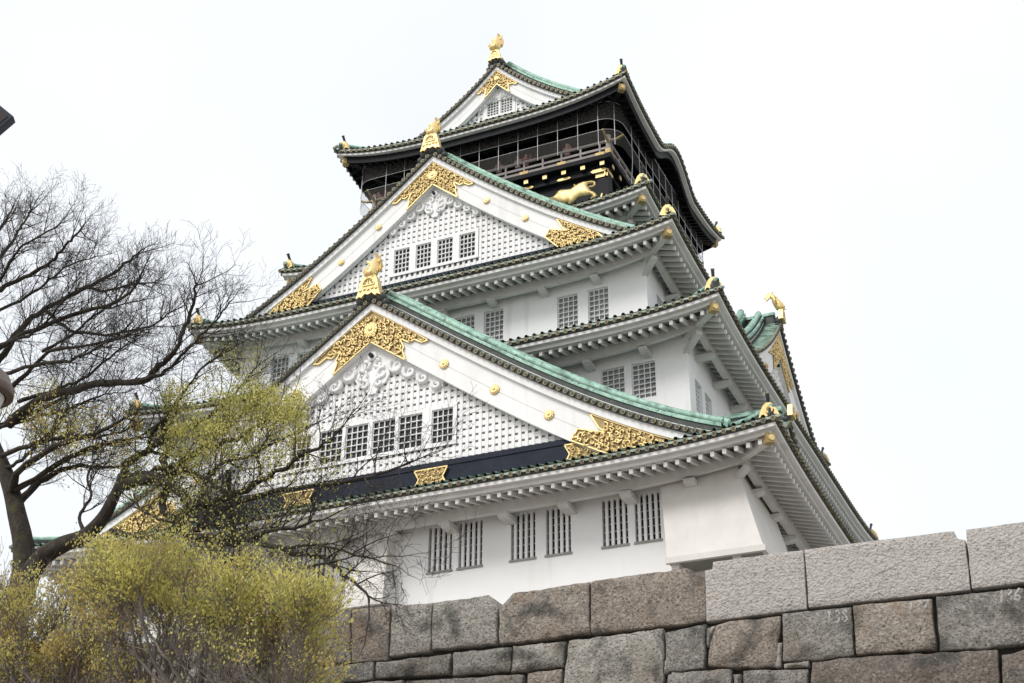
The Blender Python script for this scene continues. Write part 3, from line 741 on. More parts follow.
# ---- top storey: lookout gallery, tiger frieze, net cage
top = empty('top_storey', (0,0,29), castle)
mb = MB(); mb.box(-6.4,6.4,-6.4,6.4,28.6,31.42,0)
for s in (-1,1):
    mb.box(s*6.4-.28, s*6.4+.28, -6.55, -5.9, 28.6, 31.4, 0)
mb.build('tiger_wall', BLACK, top)
mb = MB(); mb.box(-6.68,6.68,-6.68,6.68,31.41,31.6,0); mb.box(-7.05,7.05,-7.05,7.05,31.95,32.2,0)
mb.box(-6.6,6.6,-6.6,6.6,31.6,31.95,0)
for k in range(-6,7):
    x = k*1.07+.1
    mb.box(x-.13,x+.13,-6.9,-6.6,31.62,31.9,0); mb.box(6.6,6.9,x-.13,x+.13,31.62,31.9,0)
gal = mb.build('gallery_floor', BLACK, top)
for k in range(-6,7):
    x = k*1.07+.1
    for xf in (None, east):
        m2 = MB(xf); m2.box(x-.12,x+.12,-6.93,-6.8,31.65,31.88,0); m2.build('joist_cap', GOLD, top)
for (x0, x1, z0, z1, y) in ((-6.7,-5.8,31.4,31.6,-6.72),(5.8,6.7,31.4,31.6,-6.72),(3.9,4.7,31.43,31.57,-6.72),(1.8,2.6,31.43,31.57,-6.72)):
    for xf in (None, east):
        m2 = MB(xf); zc = (z0+z1)/2; m2.prism([(x0,zc),(x0+.12,z1),(x1-.12,z1),(x1,zc),(x1-.12,z0),(x0+.12,z0)], y, y+.06); m2.build('beam_fitting', GOLD, top)
for (cx, w) in ((6.36,.55),(-6.36,.55)):
    for xf in (None, east):
        m2 = MB(xf); z = 29.35
        m2.prism([(cx-w,z),(cx+w*.7,z),(cx+w*.7,z+.35),(cx+w*.45,z+.62),(cx+w*.25,z+.4),(cx,z+.78),(cx-w*.25,z+.45),(cx-w*.5,z+.6),(cx-w*.7,z+.3)], -6.64, -6.56); m2.build('post_foot_fitting', GOLD, top)
        m2 = MB(xf); m2.box(cx-.33,cx+.33,-6.6,-6.54,31.15,31.38); m2.build('post_head_fitting', GOLD, top)
mb = MB(); mb.box(-5.4,5.4,-5.4,5.4,32.2,35.9,0)
for side in (None, east):
    m3 = MB(side)
    for k in range(-4,5):
        m3.box(k*1.2-.1,k*1.2+.1,-5.52,-5.4,32.2,35.7,0)
    for k in range(-4,4):
        m3.box(k*1.2+.14,k*1.2+1.06,-5.45,-5.401,32.4,33.6,1); m3.box(k*1.2+.14,k*1.2+1.06,-5.45,-5.401,33.95,35.5,1)
    m3.build('gallery_wall_panels', [BLACK, PANEL], top)
mb.build('gallery_wall', BLACK, top)
# railing
rl = empty('gallery_railing', (0,0,32.2), top)
for xf in (None, east, west):
    m2 = MB(xf)
    m2.tube([(-7.25,-6.9,33.05),(7.25,-6.9,33.05)], .085, 8, 0); m2.box(-7.0,7.0,-6.96,-6.86,32.27,32.41,0); m2.box(-7,7,-6.94,-6.87,32.58,32.71,0)
    for k in range(-6,7):
        x = k*1.07; m2.box(x-.045,x+.045,-6.95,-6.865,32.2,33.0,0)
    m2.build('rail', RAILM, rl)
    for k in range(-3,4):
        m2 = MB(xf); x = k*2.14; m2.box(x-.24,x+.24,-6.985,-6.84,32.24,32.42); m2.build('rail_fitting', CAPG, rl)
for sx, sy in ((1,-1),(-1,-1),(1,1)):
    m2 = MB(); x, y = sx*6.9, sy*6.9; m2.box(x-.11,x+.11,y-.11,y+.11,32.2,33.25); m2.ball((x,y,33.33), .15, 8, 0, (1,1,.9)); m2.build('corner_post', RAILM, rl)
    m2 = MB(); m2.box(x-.15,x+.15,y-.15,y+.15,32.24,32.5); m2.box(x-.14,x+.14,y-.14,y+.14,32.92,33.08); m2.build('post_fitting', CAPG, rl)
    m2 = MB(); m2.tube([(x,y,33.05),(x+sx*.5,y,33.07),(x+sx*.85,y,33.22)], [.07,.07,.06], 8); m2.tube([(x,y,33.06),(x,y+sy*.5,33.08),(x,y+sy*.85,33.23)], [.07,.07,.06], 8); m2.build('rail_horn', CAPG, rl)
# tiger relief, an inflated gilt figure walking to the right with its tail over its back
def relief(outline, y, depth, g=.028):
    """a figure in raised relief: every point swells with its distance from the outline"""
    xs = [p[0] for p in outline]; zs = [p[1] for p in outline]; O = np.array(outline); Q = np.roll(O, -1, 0); D = Q-O
    nx = int((max(xs)-min(xs))/g)+3; nz = int((max(zs)-min(zs))/g)+3; mb = MB(); vs = []; ins = []
    for j in range(nz):
        for i in range(nx):
            x = min(xs)-g+i*g; z = min(zs)-g+j*g; p = np.array((x,z))
            t = np.clip(((p-O)*D).sum(1)/(D*D).sum(1), 0, 1); d = np.sqrt((((O+D*t[:,None])-p)**2).sum(1).min())
            k = inpoly(x, z, outline); ins.append(k)
            h = depth*(1-math.exp(-d/.09))*(1+.09*math.sin(x*17+z*6)*math.exp(-d/.3)) if k else -.02
            vs.append((x,y-h,z))
    fs = [(j*nx+i,j*nx+i+1,(j+1)*nx+i+1,(j+1)*nx+i) for j in range(nz-1) for i in range(nx-1) if sum(ins[c] for c in (j*nx+i,j*nx+i+1,(j+1)*nx+i+1,(j+1)*nx+i)) >= 2]
    used = sorted({i for f in fs for i in f}); mp_ = {o: k for k, o in enumerate(used)}
    mb.add([vs[i] for i in used], [tuple(mp_[i] for i in f) for f in fs], 0, True)
    return mb
def tp(x, y): # crop pixel -> (x, z) on the tiger wall
    p = at(540+x/12.8, 170+y/12.8, -6.46); return (p[0], p[2])
tig = [(105,350),(150,345),(185,320),(220,270),(260,245),(330,242),(390,235),(430,205),(418,180),(440,170),(458,185),(500,160),(550,140),(600,136),(650,130),(690,132),(712,155),(708,185),(690,205),(660,215),(630,212),(622,196),(650,196),(676,186),(684,168),(676,158),(655,160),(610,166),(600,185),(625,230),(650,262),(685,270),(715,300),(732,335),(700,355),(665,350),(640,370),(648,345),(672,322),(640,305),(590,318),(540,322),(500,330),(460,360),(420,400),(380,428),(350,425),(365,405),(340,405),(300,420),(250,410),(200,390),(150,370)]
mb = relief([tp(*q) for q in tig], -6.41, .13); tg = mb.build('tiger_relief', GOLD, top)
# net cage
nt_ = empty('safety_net', (0,0,33), castle)
def rounded(h, r=1.0, n=6):
    pts = []
    for (cx, cy, a0) in ((h-r,-h+r,-90),(h-r,h-r,0),(-h+r,h-r,90),(-h+r,-h+r,180)):
        for k in range(n+1):
            a = R(a0+90*k/n); pts.append((cx+r*math.cos(a), cy+r*math.sin(a)))
    return pts+[pts[0]]
ring = rounded(7.75)
prof = [(0,35.0),(0,33.88),(0,33.22),(0,32.3),(-.05,30.6),(-.35,29.6)]
def rg(k): return [(x*(7.75+prof[k][0])/7.75, y*(7.75+prof[k][0])/7.75, prof[k][1]) for x, y in ring]
mb = MB(); mb.strip(rg(0), rg(1), 0); mb.strip(rg(2), rg(3), 0)
# the net hangs lower at the sides
mb.build('net_mesh', NET, nt_)
mb = MB()
for k in (0,1,2): mb.tube(rg(k), .018, 4, 0, cap=False)
mb.build('net_wires', STEEL, nt_)
polepts = [(x,-7.75) for x in [1.13*k-.12 for k in range(-5,7)]]+[(7.75,y) for y in [1.13*k for k in range(-5,7)]]+[(-7.75,y) for y in [1.13*k for k in range(-5,7)]]+[ring[3],ring[-5]]
for (x, y) in polepts:
    mb = MB(); k = 1; mb.tube([(x,y,35.1),(x,y,32.3)]+([(x*.985,y*.985,31.2),(x*.95,y*.95,30.0)] if abs(x) > 7.6 else []), .02, 4, 0); mb.build('net_pole', STEEL, nt_)

# ------------------------------------------------------------------ people on the gallery
def persmat(name, shirt, legs):
    m = bpy.data.materials.new(name); m.use_nodes = True; t = m.node_tree; b = t.nodes['Principled BSDF']
    tc = t.nodes.new('ShaderNodeTexCoord'); sp = t.nodes.new('ShaderNodeSeparateXYZ'); t.links.new(tc.outputs['Object'], sp.inputs[0])
    cr = t.nodes.new('ShaderNodeValToRGB'); cr.color_ramp.interpolation = 'CONSTANT'; e = cr.color_ramp.elements
    mr = t.nodes.new('ShaderNodeMapRange'); mr.inputs[2].default_value = 1.75; t.links.new(sp.outputs[2], mr.inputs[0]); t.links.new(mr.outputs[0], cr.inputs[0])
    e[0].position = 0; e[0].color = (.02,.02,.02,1); e[1].position = .05; e[1].color = (*legs,1)
    for p, c in ((.53,shirt),(.83,(.5,.33,.26))): k = e.new(p); k.color = (*c,1)
    t.links.new(cr.outputs[0], b.inputs['Base Color']); b.inputs['Roughness'].default_value = .8
    return m
HAIR = mat('dark_hair', two((.012,.01,.009), (.03,.024,.02)), 8, .7)
def person(px, py, shirt, legs, label, turn, arm):
    x, _, _ = at(px, py, -6.45); e = empty('person', (x,-6.45,32.2)); e.rotation_euler.z = R(turn)
    V = [(0,0,.95),(0,.01,1.12),(0,.015,1.32),(0,.01,1.45),(0,-.01,1.52),(0,-.02,1.60),(0,-.02,1.69),
         (.10,0,.88),(.11,-.02,.5),(.12,.02,.09),(.12,-.12,.04),(-.10,0,.88),(-.11,-.02,.5),(-.12,.02,.09),(-.12,-.12,.04),
         (.19,.01,1.4),(.26,.0,1.13),(.22,-.24,arm),(.2,-.31,arm+.02),(-.19,.01,1.4),(-.26,.0,1.13),(-.22,-.24,.98),(-.2,-.31,.97)]
    E_ = [(0,1),(1,2),(2,3),(3,4),(4,5),(5,6),(0,7),(7,8),(8,9),(9,10),(0,11),(11,12),(12,13),(13,14),(3,15),(15,16),(16,17),(17,18),(3,19),(19,20),(20,21),(21,22)]
    Rr = [(.15,.11),(.14,.1),(.16,.1),(.09,.07),(.05,.05),(.085,.1),(.075,.09),(.085,.085),(.058,.058),(.042,.042),(.035,.03),(.085,.085),(.058,.058),(.042,.042),(.035,.03),(.055,.055),(.042,.042),(.032,.032),(.03,.02),(.055,.055),(.042,.042),(.032,.032),(.03,.02)]
    me = bpy.data.meshes.new('person_body'); me.from_pydata(V, E_, []); me.materials.append(persmat('clothes', shirt, legs))
    o = bpy.data.objects.new('body', me); col.objects.link(o); o.parent = e; POS[o.name] = POS[e.name]
    sk = o.modifiers.new('skin', 'SKIN'); sk.use_smooth_shade = True
    for i, r_ in enumerate(Rr): me.skin_vertices[0].data[i].radius = r_
    me.skin_vertices[0].data[0].use_root = True
    sb = o.modifiers.new('sub', 'SUBSURF'); sb.levels = 1; sb.render_levels = 1
    h = MB(); h.ball((0,.015,1.685), .105, 8, 0, (.92,1.02,.85)); ho = h.build('hair', HAIR, None, (0,0,0)); ho.parent = e; ho.location = (0,0,0)
    tag(e, label, 'person', 'visitors behind the gallery railing')
person(379, 194, (.45,.2,.2), (.05,.05,.08), 'person in a dull pink top near the left corner of the gallery railing', -20, 1.1)
person(386, 191, (.07,.06,.08), (.04,.04,.06), 'person in dark clothes just right of the pink topped person at the gallery corner', 15, 1.25)
person(499, 162, (.4,.24,.22), (.06,.06,.1), 'person in a dusty rose top on the gallery above the descending green ridge', 10, 1.15)
person(518, 156, (.62,.5,.46), (.09,.1,.16), 'person in a pale beige top leaning at the middle of the gallery railing', -10, 1.2)
person(526, 156, (.42,.17,.15), (.05,.05,.06), 'person in a reddish top beside the pale topped person at the gallery railing', 25, 1.45)
person(567, 147, (.55,.3,.27), (.06,.06,.07), 'person in a salmon top standing alone nearest the right corner of the gallery', 0, 1.4)

# ------------------------------------------------------------------ the stone wall
YW = -46.
wallE = empty('stone_wall', (20,YW,-12.9))
tag(wallE, 'stone block wall across the foot of the picture with pale new granite blocks on top', 'stone wall')
rs_ = random.Random(5)
from mathutils import noise as mnoise
from mathutils.bvhtree import BVHTree
BV = {}
def c4(x, y): return (340+x/2.844, 540+y/2.844)
def c5(x, y): return (690+x/3.066, 510+y/3.066)
def stone(px, mats, kind='old', label=None, world=False):
    """a block from its outline in the wall plane: a rounded, uneven front face and sides that run back"""
    P = [(p[0], p[2]) for p in (at(q[0], q[1], YW) for q in px)] if not world else list(px)
    n = len(P); cx = sum(p[0] for p in P)/n; cz = sum(p[1] for p in P)/n
    # resample the outline
    O = []
    for i in range(n):
        a = Vector(P[i]); b = Vector(P[(i+1)%n]); L = (b-a).length; k = max(2, int(L/.07))
        for j in range(k): O.append(a.lerp(b, j/k))
    jit = .012 if kind == 'old' else .004; N = len(O); sd = rs_.uniform(0,99)
    O = [Vector((o.x+mnoise.noise((o.x*6+sd,o.y*6,0))*jit*1.6, o.y+mnoise.noise((o.x*6,o.y*6+sd,7))*jit*1.6)) for o in O]
    c = Vector((cx,cz)); mb = MB(); rings = []
    bul = rs_.uniform(.015,.045) if kind == 'old' else .012
    rad = .02 if kind == 'old' else .01
    tilt = (rs_.uniform(-.02,.02), rs_.uniform(-.02,.02)) if kind == 'old' else (0,0)
    minr = min((o-c).length for o in O)
    def ringat(ins, dy, amp):
        out = []
        for o in O:
            d = (c-o); L = d.length; q = o+d/L*min(ins, L*.95)
            yy = YW+dy+(q.x-cx)*tilt[0]+(q.y-cz)*tilt[1]-amp*mnoise.fractal((q.x*5+sd,q.y*5,1.3),.9,2.1,4)
            out.append((q.x,yy,q.y))
        return out
    rings.append([(o.x,YW+.55,o.y) for o in O]); rings.append(ringat(0,rad+.01,0)); rings.append(ringat(rad*.35,rad*.35,.004)); rings.append(ringat(rad,0,.01))
    am = .028 if kind == 'old' else .014
    for f in (.18,.36,.54,.72,.88):
        out = []
        base = ringat(rad,0,0)
        for b in base:
            q = Vector((b[0],b[2])).lerp(c, f)
            yy = YW+(q.x-cx)*tilt[0]+(q.y-cz)*tilt[1]-bul*math.sin(min(1,f*1.6)*math.pi/2)-am*mnoise.fractal((q.x*5+sd,q.y*5,1.3),.9,2.1,4)
            out.append((q.x,yy,q.y))
        rings.append(out)
    vs = [v for r_ in rings for v in r_]+[(cx,YW-bul,cz)]
    fs = [(i*N+j, i*N+(j+1)%N, (i+1)*N+(j+1)%N, (i+1)*N+j) for i in range(len(rings)-1) for j in range(N)]
    fs += [((len(rings)-1)*N+j, (len(rings)-1)*N+(j+1)%N, len(vs)-1) for j in range(N)]
    A = sum(O[i].x*O[(i+1)%N].y-O[(i+1)%N].x*O[i].y for i in range(N))
    if A < 0: fs = [f[::-1] for f in fs]
    mb.add(vs, fs, 0, True)
    o = mb.build('stone_block', mats, wallE)
    BV[o.name] = BVHTree.FromPolygons([Vector(v) for v in vs], fs)
    if label: o['label'] = label
    return o
OS = OLD_STONES
A4 = [([(-120,222),(28,197),(28,345),(-120,360)],0),([(32,196),(143,186),(134,342),(32,348)],2),([(148,185),(261,178),(257,313),(140,331)],3),([(264,178),(420,156),(447,195),(443,295),(259,312)],3),
      ([(452,192),(490,150),(708,118),(709,265),(451,296)],0),([(713,117),(985,78),(1042,108),(1040,232),(713,266)],2),
      ([(-120,368),(95,346),(93,395),(-120,420)],1),([(102,349),(312,322),(309,380),(100,393)],1),([(320,320),(485,303),(484,372),(319,386)],1),([(490,301),(640,287),(632,360),(488,376)],3),
      ([(650,286),(917,251),(918,392),(912,470),(625,470),(640,360)],3),([(923,262),(1040,237),(1036,362),(928,376)],1),([(922,340),(930,336),(934,376),(920,380)],3),
      ([(930,382),(1046,370),(1050,470),(922,470)],1),([(535,378),(630,364),(622,470),(520,470)],2),([(185,400),(520,382),(515,470),(180,470)],1),([(-120,428),(92,402),(178,400),(172,470),(-120,470)],0)]
for q, k in A4: stone([c4(*p) for p in q], OS[k])
NEW = [[(45,185),(68,181),(70,158),(347,122),(358,302),(50,342)],[(351,121),(808,63),(822,88),(843,92),(860,244),(363,299)],[(845,60),(1130,20),(1130,208),(864,242)]]
for q in NEW: stone([c5(*p) for p in q], NEWST, 'new', 'pale new granite block with a pecked face')
A5 = [([(82,350),(120,340),(276,323),(266,478),(140,484),(54,478),(60,410)],2),([(283,317),(494,296),(502,444),(380,462),(284,462)],1),([(499,294),(737,269),(757,428),(640,432),(510,444)],0),([(753,266),(1023,238),(1036,408),(900,425),(766,432)],1),
      ([(50,362),(76,354),(58,415),(50,418)],3),([(268,404),(280,402),(279,478),(262,480)],3),([(287,470),(362,464),(362,480),(287,484)],3),
      ([(370,466),(560,445),(944,428),(957,700),(366,700)],4),([(955,442),(1140,408),(1140,700),(964,700)],4),([(164,492),(360,487),(358,700),(160,700)],1),([(-60,497),(127,486),(128,700),(-60,700)],1),([(132,505),(156,500),(158,540),(134,545)],3),([(1028,236),(1140,222),(1140,400),(1042,410)],0)]
A5 += []
blocks = [stone([c5(*p) for p in q], OS[k]) for q, k in A5]
# courses below and beside the picture
z = -12.9; zr = [-12.9,-11.7,-10.4,-9.2,-8.0,-6.95]
for a, b in zip(zr[:-1], zr[1:]):
    x = 4.
    while x < 40:
        w = rs_.uniform(1.1,2.3); stone([(x,a),(x+w-.03,a),(x+w-.03,b-.03),(x,b-.03)], OS[rs_.randrange(5)], world=True); x += w
for (a, b) in ((-6.92,-6.3),(-6.27,-5.6),(-5.57,-4.72)):
    x = 4.
    while x < 15.2:
        w = min(rs_.uniform(.9,1.7), 15.2-x+.4); stone([(x,a),(x+w-.03,a),(x+w-.03,b-.02),(x,b-.02)], OS[rs_.randrange(5)], world=True); x += w
    x = 26.64
    while x < 40:
        w = rs_.uniform(.9,1.9); new = b > -5
        stone([(x,a),(x+w-.03,a),(x+w-.03,b-.02),(x,b-.02)], NEWST if new else OS[rs_.randrange(5)], 'new' if new else 'old', 'pale new granite block with a pecked face' if new else None, True); x += w
mb = MB(); mb.box(4,40,YW+.14,YW+.6,-12.95,-5.15); mb.build('joint_backing', JOINT, wallE)
# painted numbers, brushed by hand on three old blocks
DIG = {'1': [[(.35,.8),(.5,1),(.5,0)]], '3': [[(.1,.95),(.6,1),(.75,.78),(.4,.55),(.8,.3),(.6,0),(.1,.05)]], '8': [[(.45,.55),(.15,.78),(.45,1),(.75,.78),(.45,.55),(.1,.25),(.45,0),(.8,.25),(.45,.55)]],
       '7': [[(.1,.95),(.8,1),(.4,0)]], '6': [[(.75,1),(.3,.6),(.15,.25),(.45,0),(.8,.2),(.6,.48),(.2,.35)]]}
def number(txt, px, py, h, parent, lean=.12):
    p = at(px, py, YW); mb = MB(); x = p[0]; r2 = random.Random(len(txt)+int(px))
    for ch in txt:
        for st in DIG[ch]:
            q = [(x+a*h*.6+b*h*lean+r2.uniform(-.006,.006), p[2]+b*h+r2.uniform(-.006,.006)+(x-p[0])*.0) for a, b in st]
            for (a, b) in zip(q[:-1], q[1:]):
                for k in range(3):
                    if r2.random() < .1: continue
                    t0, t1 = k/3, (k+1)/3+.04
                    A = (a[0]+(b[0]-a[0])*t0, a[1]+(b[1]-a[1])*t0); Bq = (a[0]+(b[0]-a[0])*t1, a[1]+(b[1]-a[1])*t1)
                    d = Vector((Bq[0]-A[0],Bq[1]-A[1])).normalized(); w = h*.085*r2.uniform(.6,1.2); nn = Vector((-d.y,d.x))*w
                    V = [(A[0]+nn.x,A[1]+nn.y),(A[0]-nn.x,A[1]-nn.y),(Bq[0]-nn.x,Bq[1]-nn.y),(Bq[0]+nn.x,Bq[1]+nn.y)]
                    W = []
                    for (vx, vz) in V:
                        hit = BV[parent.name].ray_cast(Vector((vx,YW-1,vz)), Vector((0,1,0)))[0]
                        W.append((vx, (hit.y if hit else YW)-.004, vz))
                    W2 = [(p_[0],p_[1]+.012,p_[2]) for p_ in W]
                    mb.hexa(W, W2)
        x += h*.62
    mb.build('painted_number', MARK, parent)
number('138', 826.5, 624, .155, blocks[1]); number('137', 906.5, 614, .145, blocks[2], .3); number('136', 998, 603, .15, blocks[3], .15)

# ------------------------------------------------------------------ trees
rt = random.Random(12)
def rv(): 
    while True:
        v = Vector((rt.uniform(-1,1),rt.uniform(-1,1),rt.uniform(-1,1)))
        if .05 < v.length < 1: return v.normalized()
def smooth(P, k=5):
    out = []; n = len(P)
    for i in range(n-1):
        p0, p1, p2, p3 = P[max(0,i-1)], P[i], P[i+1], P[min(n-1,i+2)]
        for j in range(k):
            t = j/k; out.append(.5*((2*p1)+(p2-p0)*t+(2*p0-5*p1+4*p2-p3)*t*t+(3*p1-p0-3*p2+p3)*t**3))
    out.append(P[-1]); return out
class Tree:
    def __init__(s, curl=.26): s.curl = curl; s.limbs = MB(); s.twigs = MB(); s.tips = []
    def limb(s, px, y0, y1, r0, r1, wob=.03, mb=None):
        n = len(px); P = [Vector(at(a, b, y0+(y1-y0)*i/(n-1))) for i, (a, b) in enumerate(px)]
        P = smooth(P); m = len(P)
        P = [p+rv()*wob*min(1,i/2)*rt.random() for i, p in enumerate(P)]
        rad = [r0+(r1-r0)*i/(m-1) for i in range(m)]
        s.limbs.tube(P, [r_*rt.uniform(.92,1.1) for r_ in rad], 8 if r0 > .03 else 6)
        return P, rad
    def grow(s, p, d, L, r0, lev, up, spread, maxlev):
        n = 4 if lev < maxlev else 3; P = [p]; dd = d.copy()
        for i in range(n):
            dd = (dd+rv()*s.curl+Vector((0,0,up))*.12).normalized(); P.append(P[-1]+dd*L/n)
        rad = [max(.0017, r0*(1-.72*i/n)) for i in range(n+1)]
        s.twigs.tube(P, rad, 5 if r0 > .012 else 3, 0, cap=False)
        s.tips.append((P[-1], dd, lev)); s.tips.append((P[n//2], dd, lev))
        if lev >= maxlev: return
        k = rt.randint(3,4)
        for j in range(k):
            t = (j+.6+rt.uniform(-.3,.3))/k*n; i = min(n-1, int(t)); q = P[i].lerp(P[i+1], t-i)
            sd = (rv()); sd = (sd-dd*sd.dot(dd)).normalized()
            nd = (dd*.75+sd*spread+Vector((0,0,up*.35))).normalized()
            s.grow(q, nd, L*rt.uniform(.45,.72), rad[i]*.58, lev+1, up, spread, maxlev)
    def along(s, PR, t0, t1, k, L, r_, up, spread, maxlev, bias=(0,0,0)):
        P, rad = PR; m = len(P)
        for j in range(k):
            t = (t0+(t1-t0)*(j+rt.random())/k)*(m-1); i = min(m-2, int(t)); p = P[i].lerp(P[i+1], t-i); dd = (P[i+1]-P[i]).normalized()
            sd = rv(); sd = (sd-dd*sd.dot(dd)).normalized()
            nd = (dd*.6+sd*spread+Vector((0,0,up*.4))+Vector(bias)).normalized()
            s.grow(p, nd, L*rt.uniform(.6,1.15), min(r_, rad[i]*.8), 1, up, spread, maxlev)
    def end(s, PR, L, r_, up, spread, maxlev):
        P, rad = PR; s.grow(P[-1], (P[-1]-P[-3]).normalized(), L, min(r_,rad[-1]), 1, up, spread, maxlev)
def leaves(tips, test, n, size, seed, spread=.07, nm=2):
    """small paired young leaves round the twig tips that pass the test"""
    r2 = random.Random(seed); mb = MB(); wt = {}; mk = {}; T = [t for t in tips if test(t[0])]
    if not T: return mb
    for i in range(n):
        p, d, lev = T[r2.randrange(len(T))]
        k_ = wt.get((round(p.x*3),round(p.z*4)))
        if k_ is None: k_ = wt[(round(p.x*3),round(p.z*4))] = r2.choice((.06,.3,.7,1,1,1)); mk[(round(p.x*3),round(p.z*4))] = r2.choice((0,0,0,0,1,1,nm-1))
        if r2.random() > k_: continue
        c = p+Vector((r2.gauss(0,spread),r2.gauss(0,spread),r2.gauss(0,spread)))
        a = (d*.9+Vector((r2.uniform(-1,1),r2.uniform(-1,1),r2.uniform(-.5,1)))*.75).normalized(); b = a.cross(Vector((r2.uniform(-1,1),r2.uniform(-1,1),r2.uniform(-1,1)))).normalized()
        L = size*r2.uniform(.6,1.4); w = L*.3
        mb.add([tuple(c), tuple(c+a*L*.5+b*w), tuple(c+a*L), tuple(c+a*L*.5-b*w)], [(0,1,2,3)], mk[(round(p.x*3),round(p.z*4))] if r2.random() < .6 else r2.randrange(nm))
    return mb
def pix(p):
    d = np.array(p)-CAM; z = d@_f; return 512+FPX*(d@_r)/z, 341.5-FPX*(d@_u)/z
def treepart(t, name, label, cat, base, leafsets):
    e = empty(name, base); tag(e, label, cat)
    t.limbs.build('trunk', BARK, e); o = t.twigs.build('twigs', TWIG, e)
    for mb, mats in leafsets:
        if mb.v: mb.build('leaf_cluster', mats, e)
    return e
# the bare tree at the left edge
t1 = Tree(.21)
tr = [(2,700),(12,640),(24,560),(17,515),(8,480),(-8,440),(-20,400),(-25,340),(-22,280)]
P0 = Vector((at(2,700,-50.2)[0]-.3,-50.4,-12.9))
Pm = smooth([P0, P0.lerp(Vector(at(2,700,-50.2)), .5)+Vector((.1,0,0))]+[Vector(at(a,b,-50.2)) for a, b in tr], 4)
RT = [.18*(1-.9*(i/(len(Pm)-1))**1.6) for i in range(len(Pm))]
t1.limbs.tube(Pm, RT, 12); t1.along((Pm, RT), .62, 1., 12, .8, .014, .5, .9, 3, (-.1,0,.1))
L1 = [([(-22,290),(0,257),(15,238),(24,222),(32,208)],-50.2,-49.6,.03,.012), ([(-25,305),(0,289),(30,274),(55,258),(70,240),(80,230)],-50.2,-50.8,.035,.012), ([(-22,380),(0,360),(25,324),(45,309),(85,289),(120,268),(140,252)],-50.2,-49.8,.05,.014),
      ([(8,425),(35,402),(70,391),(102,383),(141,381),(160,366),(176,349),(187,322),(194,299),(196,282)],-50.2,-50.9,.06,.014), ([(-20,360),(15,339),(75,314),(124,299),(144,270)],-50.2,-50.6,.04,.012),
      ([(-24,260),(0,229),(6,220),(14,205)],-50.2,-50.,.03,.01), ([(12,490),(20,470),(60,445),(100,432),(128,417)],-50.3,-51,.05,.016), ([(16,505),(40,482),(70,468),(123,466)],-50.2,-49.5,.055,.016),
      ([(-10,440),(0,426),(32,414),(70,394)],-50.2,-49.8,.05,.02), ([(140,381),(165,372),(190,345),(215,322),(232,300)],-50.7,-50.2,.022,.008), ([(85,288),(110,290),(135,284),(160,283)],-50,-49.5,.02,.008), ([(45,309),(70,330),(105,335),(150,325),(175,310)],-50,-50.6,.025,.009),
      ([(-22,330),(-8,300),(10,262),(24,245),(60,225)],-50.4,-51.,.03,.01), ([(-15,410),(20,380),(50,352),(90,345),(130,335)],-50.2,-50.6,.035,.01),
      ([(2,456),(35,443),(77,436),(105,437),(130,428)],-50.3,-50.9,.032,.01), ([(-12,430),(32,418),(63,410),(95,398),(118,392)],-50.3,-49.6,.026,.008), ([(18,402),(53,390),(81,380),(116,352),(135,340)],-50.4,-49.7,.026,.008),
      ([(-18,382),(35,365),(70,360),(105,344),(140,330)],-50.3,-51.,.028,.008), ([(-20,352),(28,335),(50,318),(65,298),(85,285)],-50.3,-50.9,.024,.008), ([(15,490),(70,457),(98,446),(134,438),(158,424)],-50.3,-49.8,.036,.01),
      ([(42,352),(70,336),(95,315),(118,305),(150,298)],-50.4,-49.8,.02,.007), ([(0,470),(21,460),(46,435),(60,420),(75,395)],-50.2,-50.8,.026,.008), ([(-22,320),(20,300),(50,280),(70,265),(100,255)],-50.2,-49.7,.024,.007)]
for (px, y0, y1, r0, r1) in L1:
    PR = t1.limb(px, y0, y1, r0*1.15, r1); ln = sum((PR[0][i+1]-PR[0][i]).length for i in range(len(PR[0])-1))
    t1.along(PR, .18, .98, int(5+ln*5.), .56, .0105, .5, .8, 4, (.2,0,.04)); t1.end(PR, .3, .012, .5, .6, 3)
def z1(p):
    a, b = pix(p); return (40 < a < 140 and 405 < b < 500) or (a < 60 and 380 < b < 560)
lf1 = leaves(t1.tips, z1, 6500, .034, 3, .05)
treepart(t1, 'bare_tree', 'tall leafless tree with a fan of fine twigs at the left edge', 'tree', tuple(P0), [(lf1, [LEAF_O, LEAF_Y])])
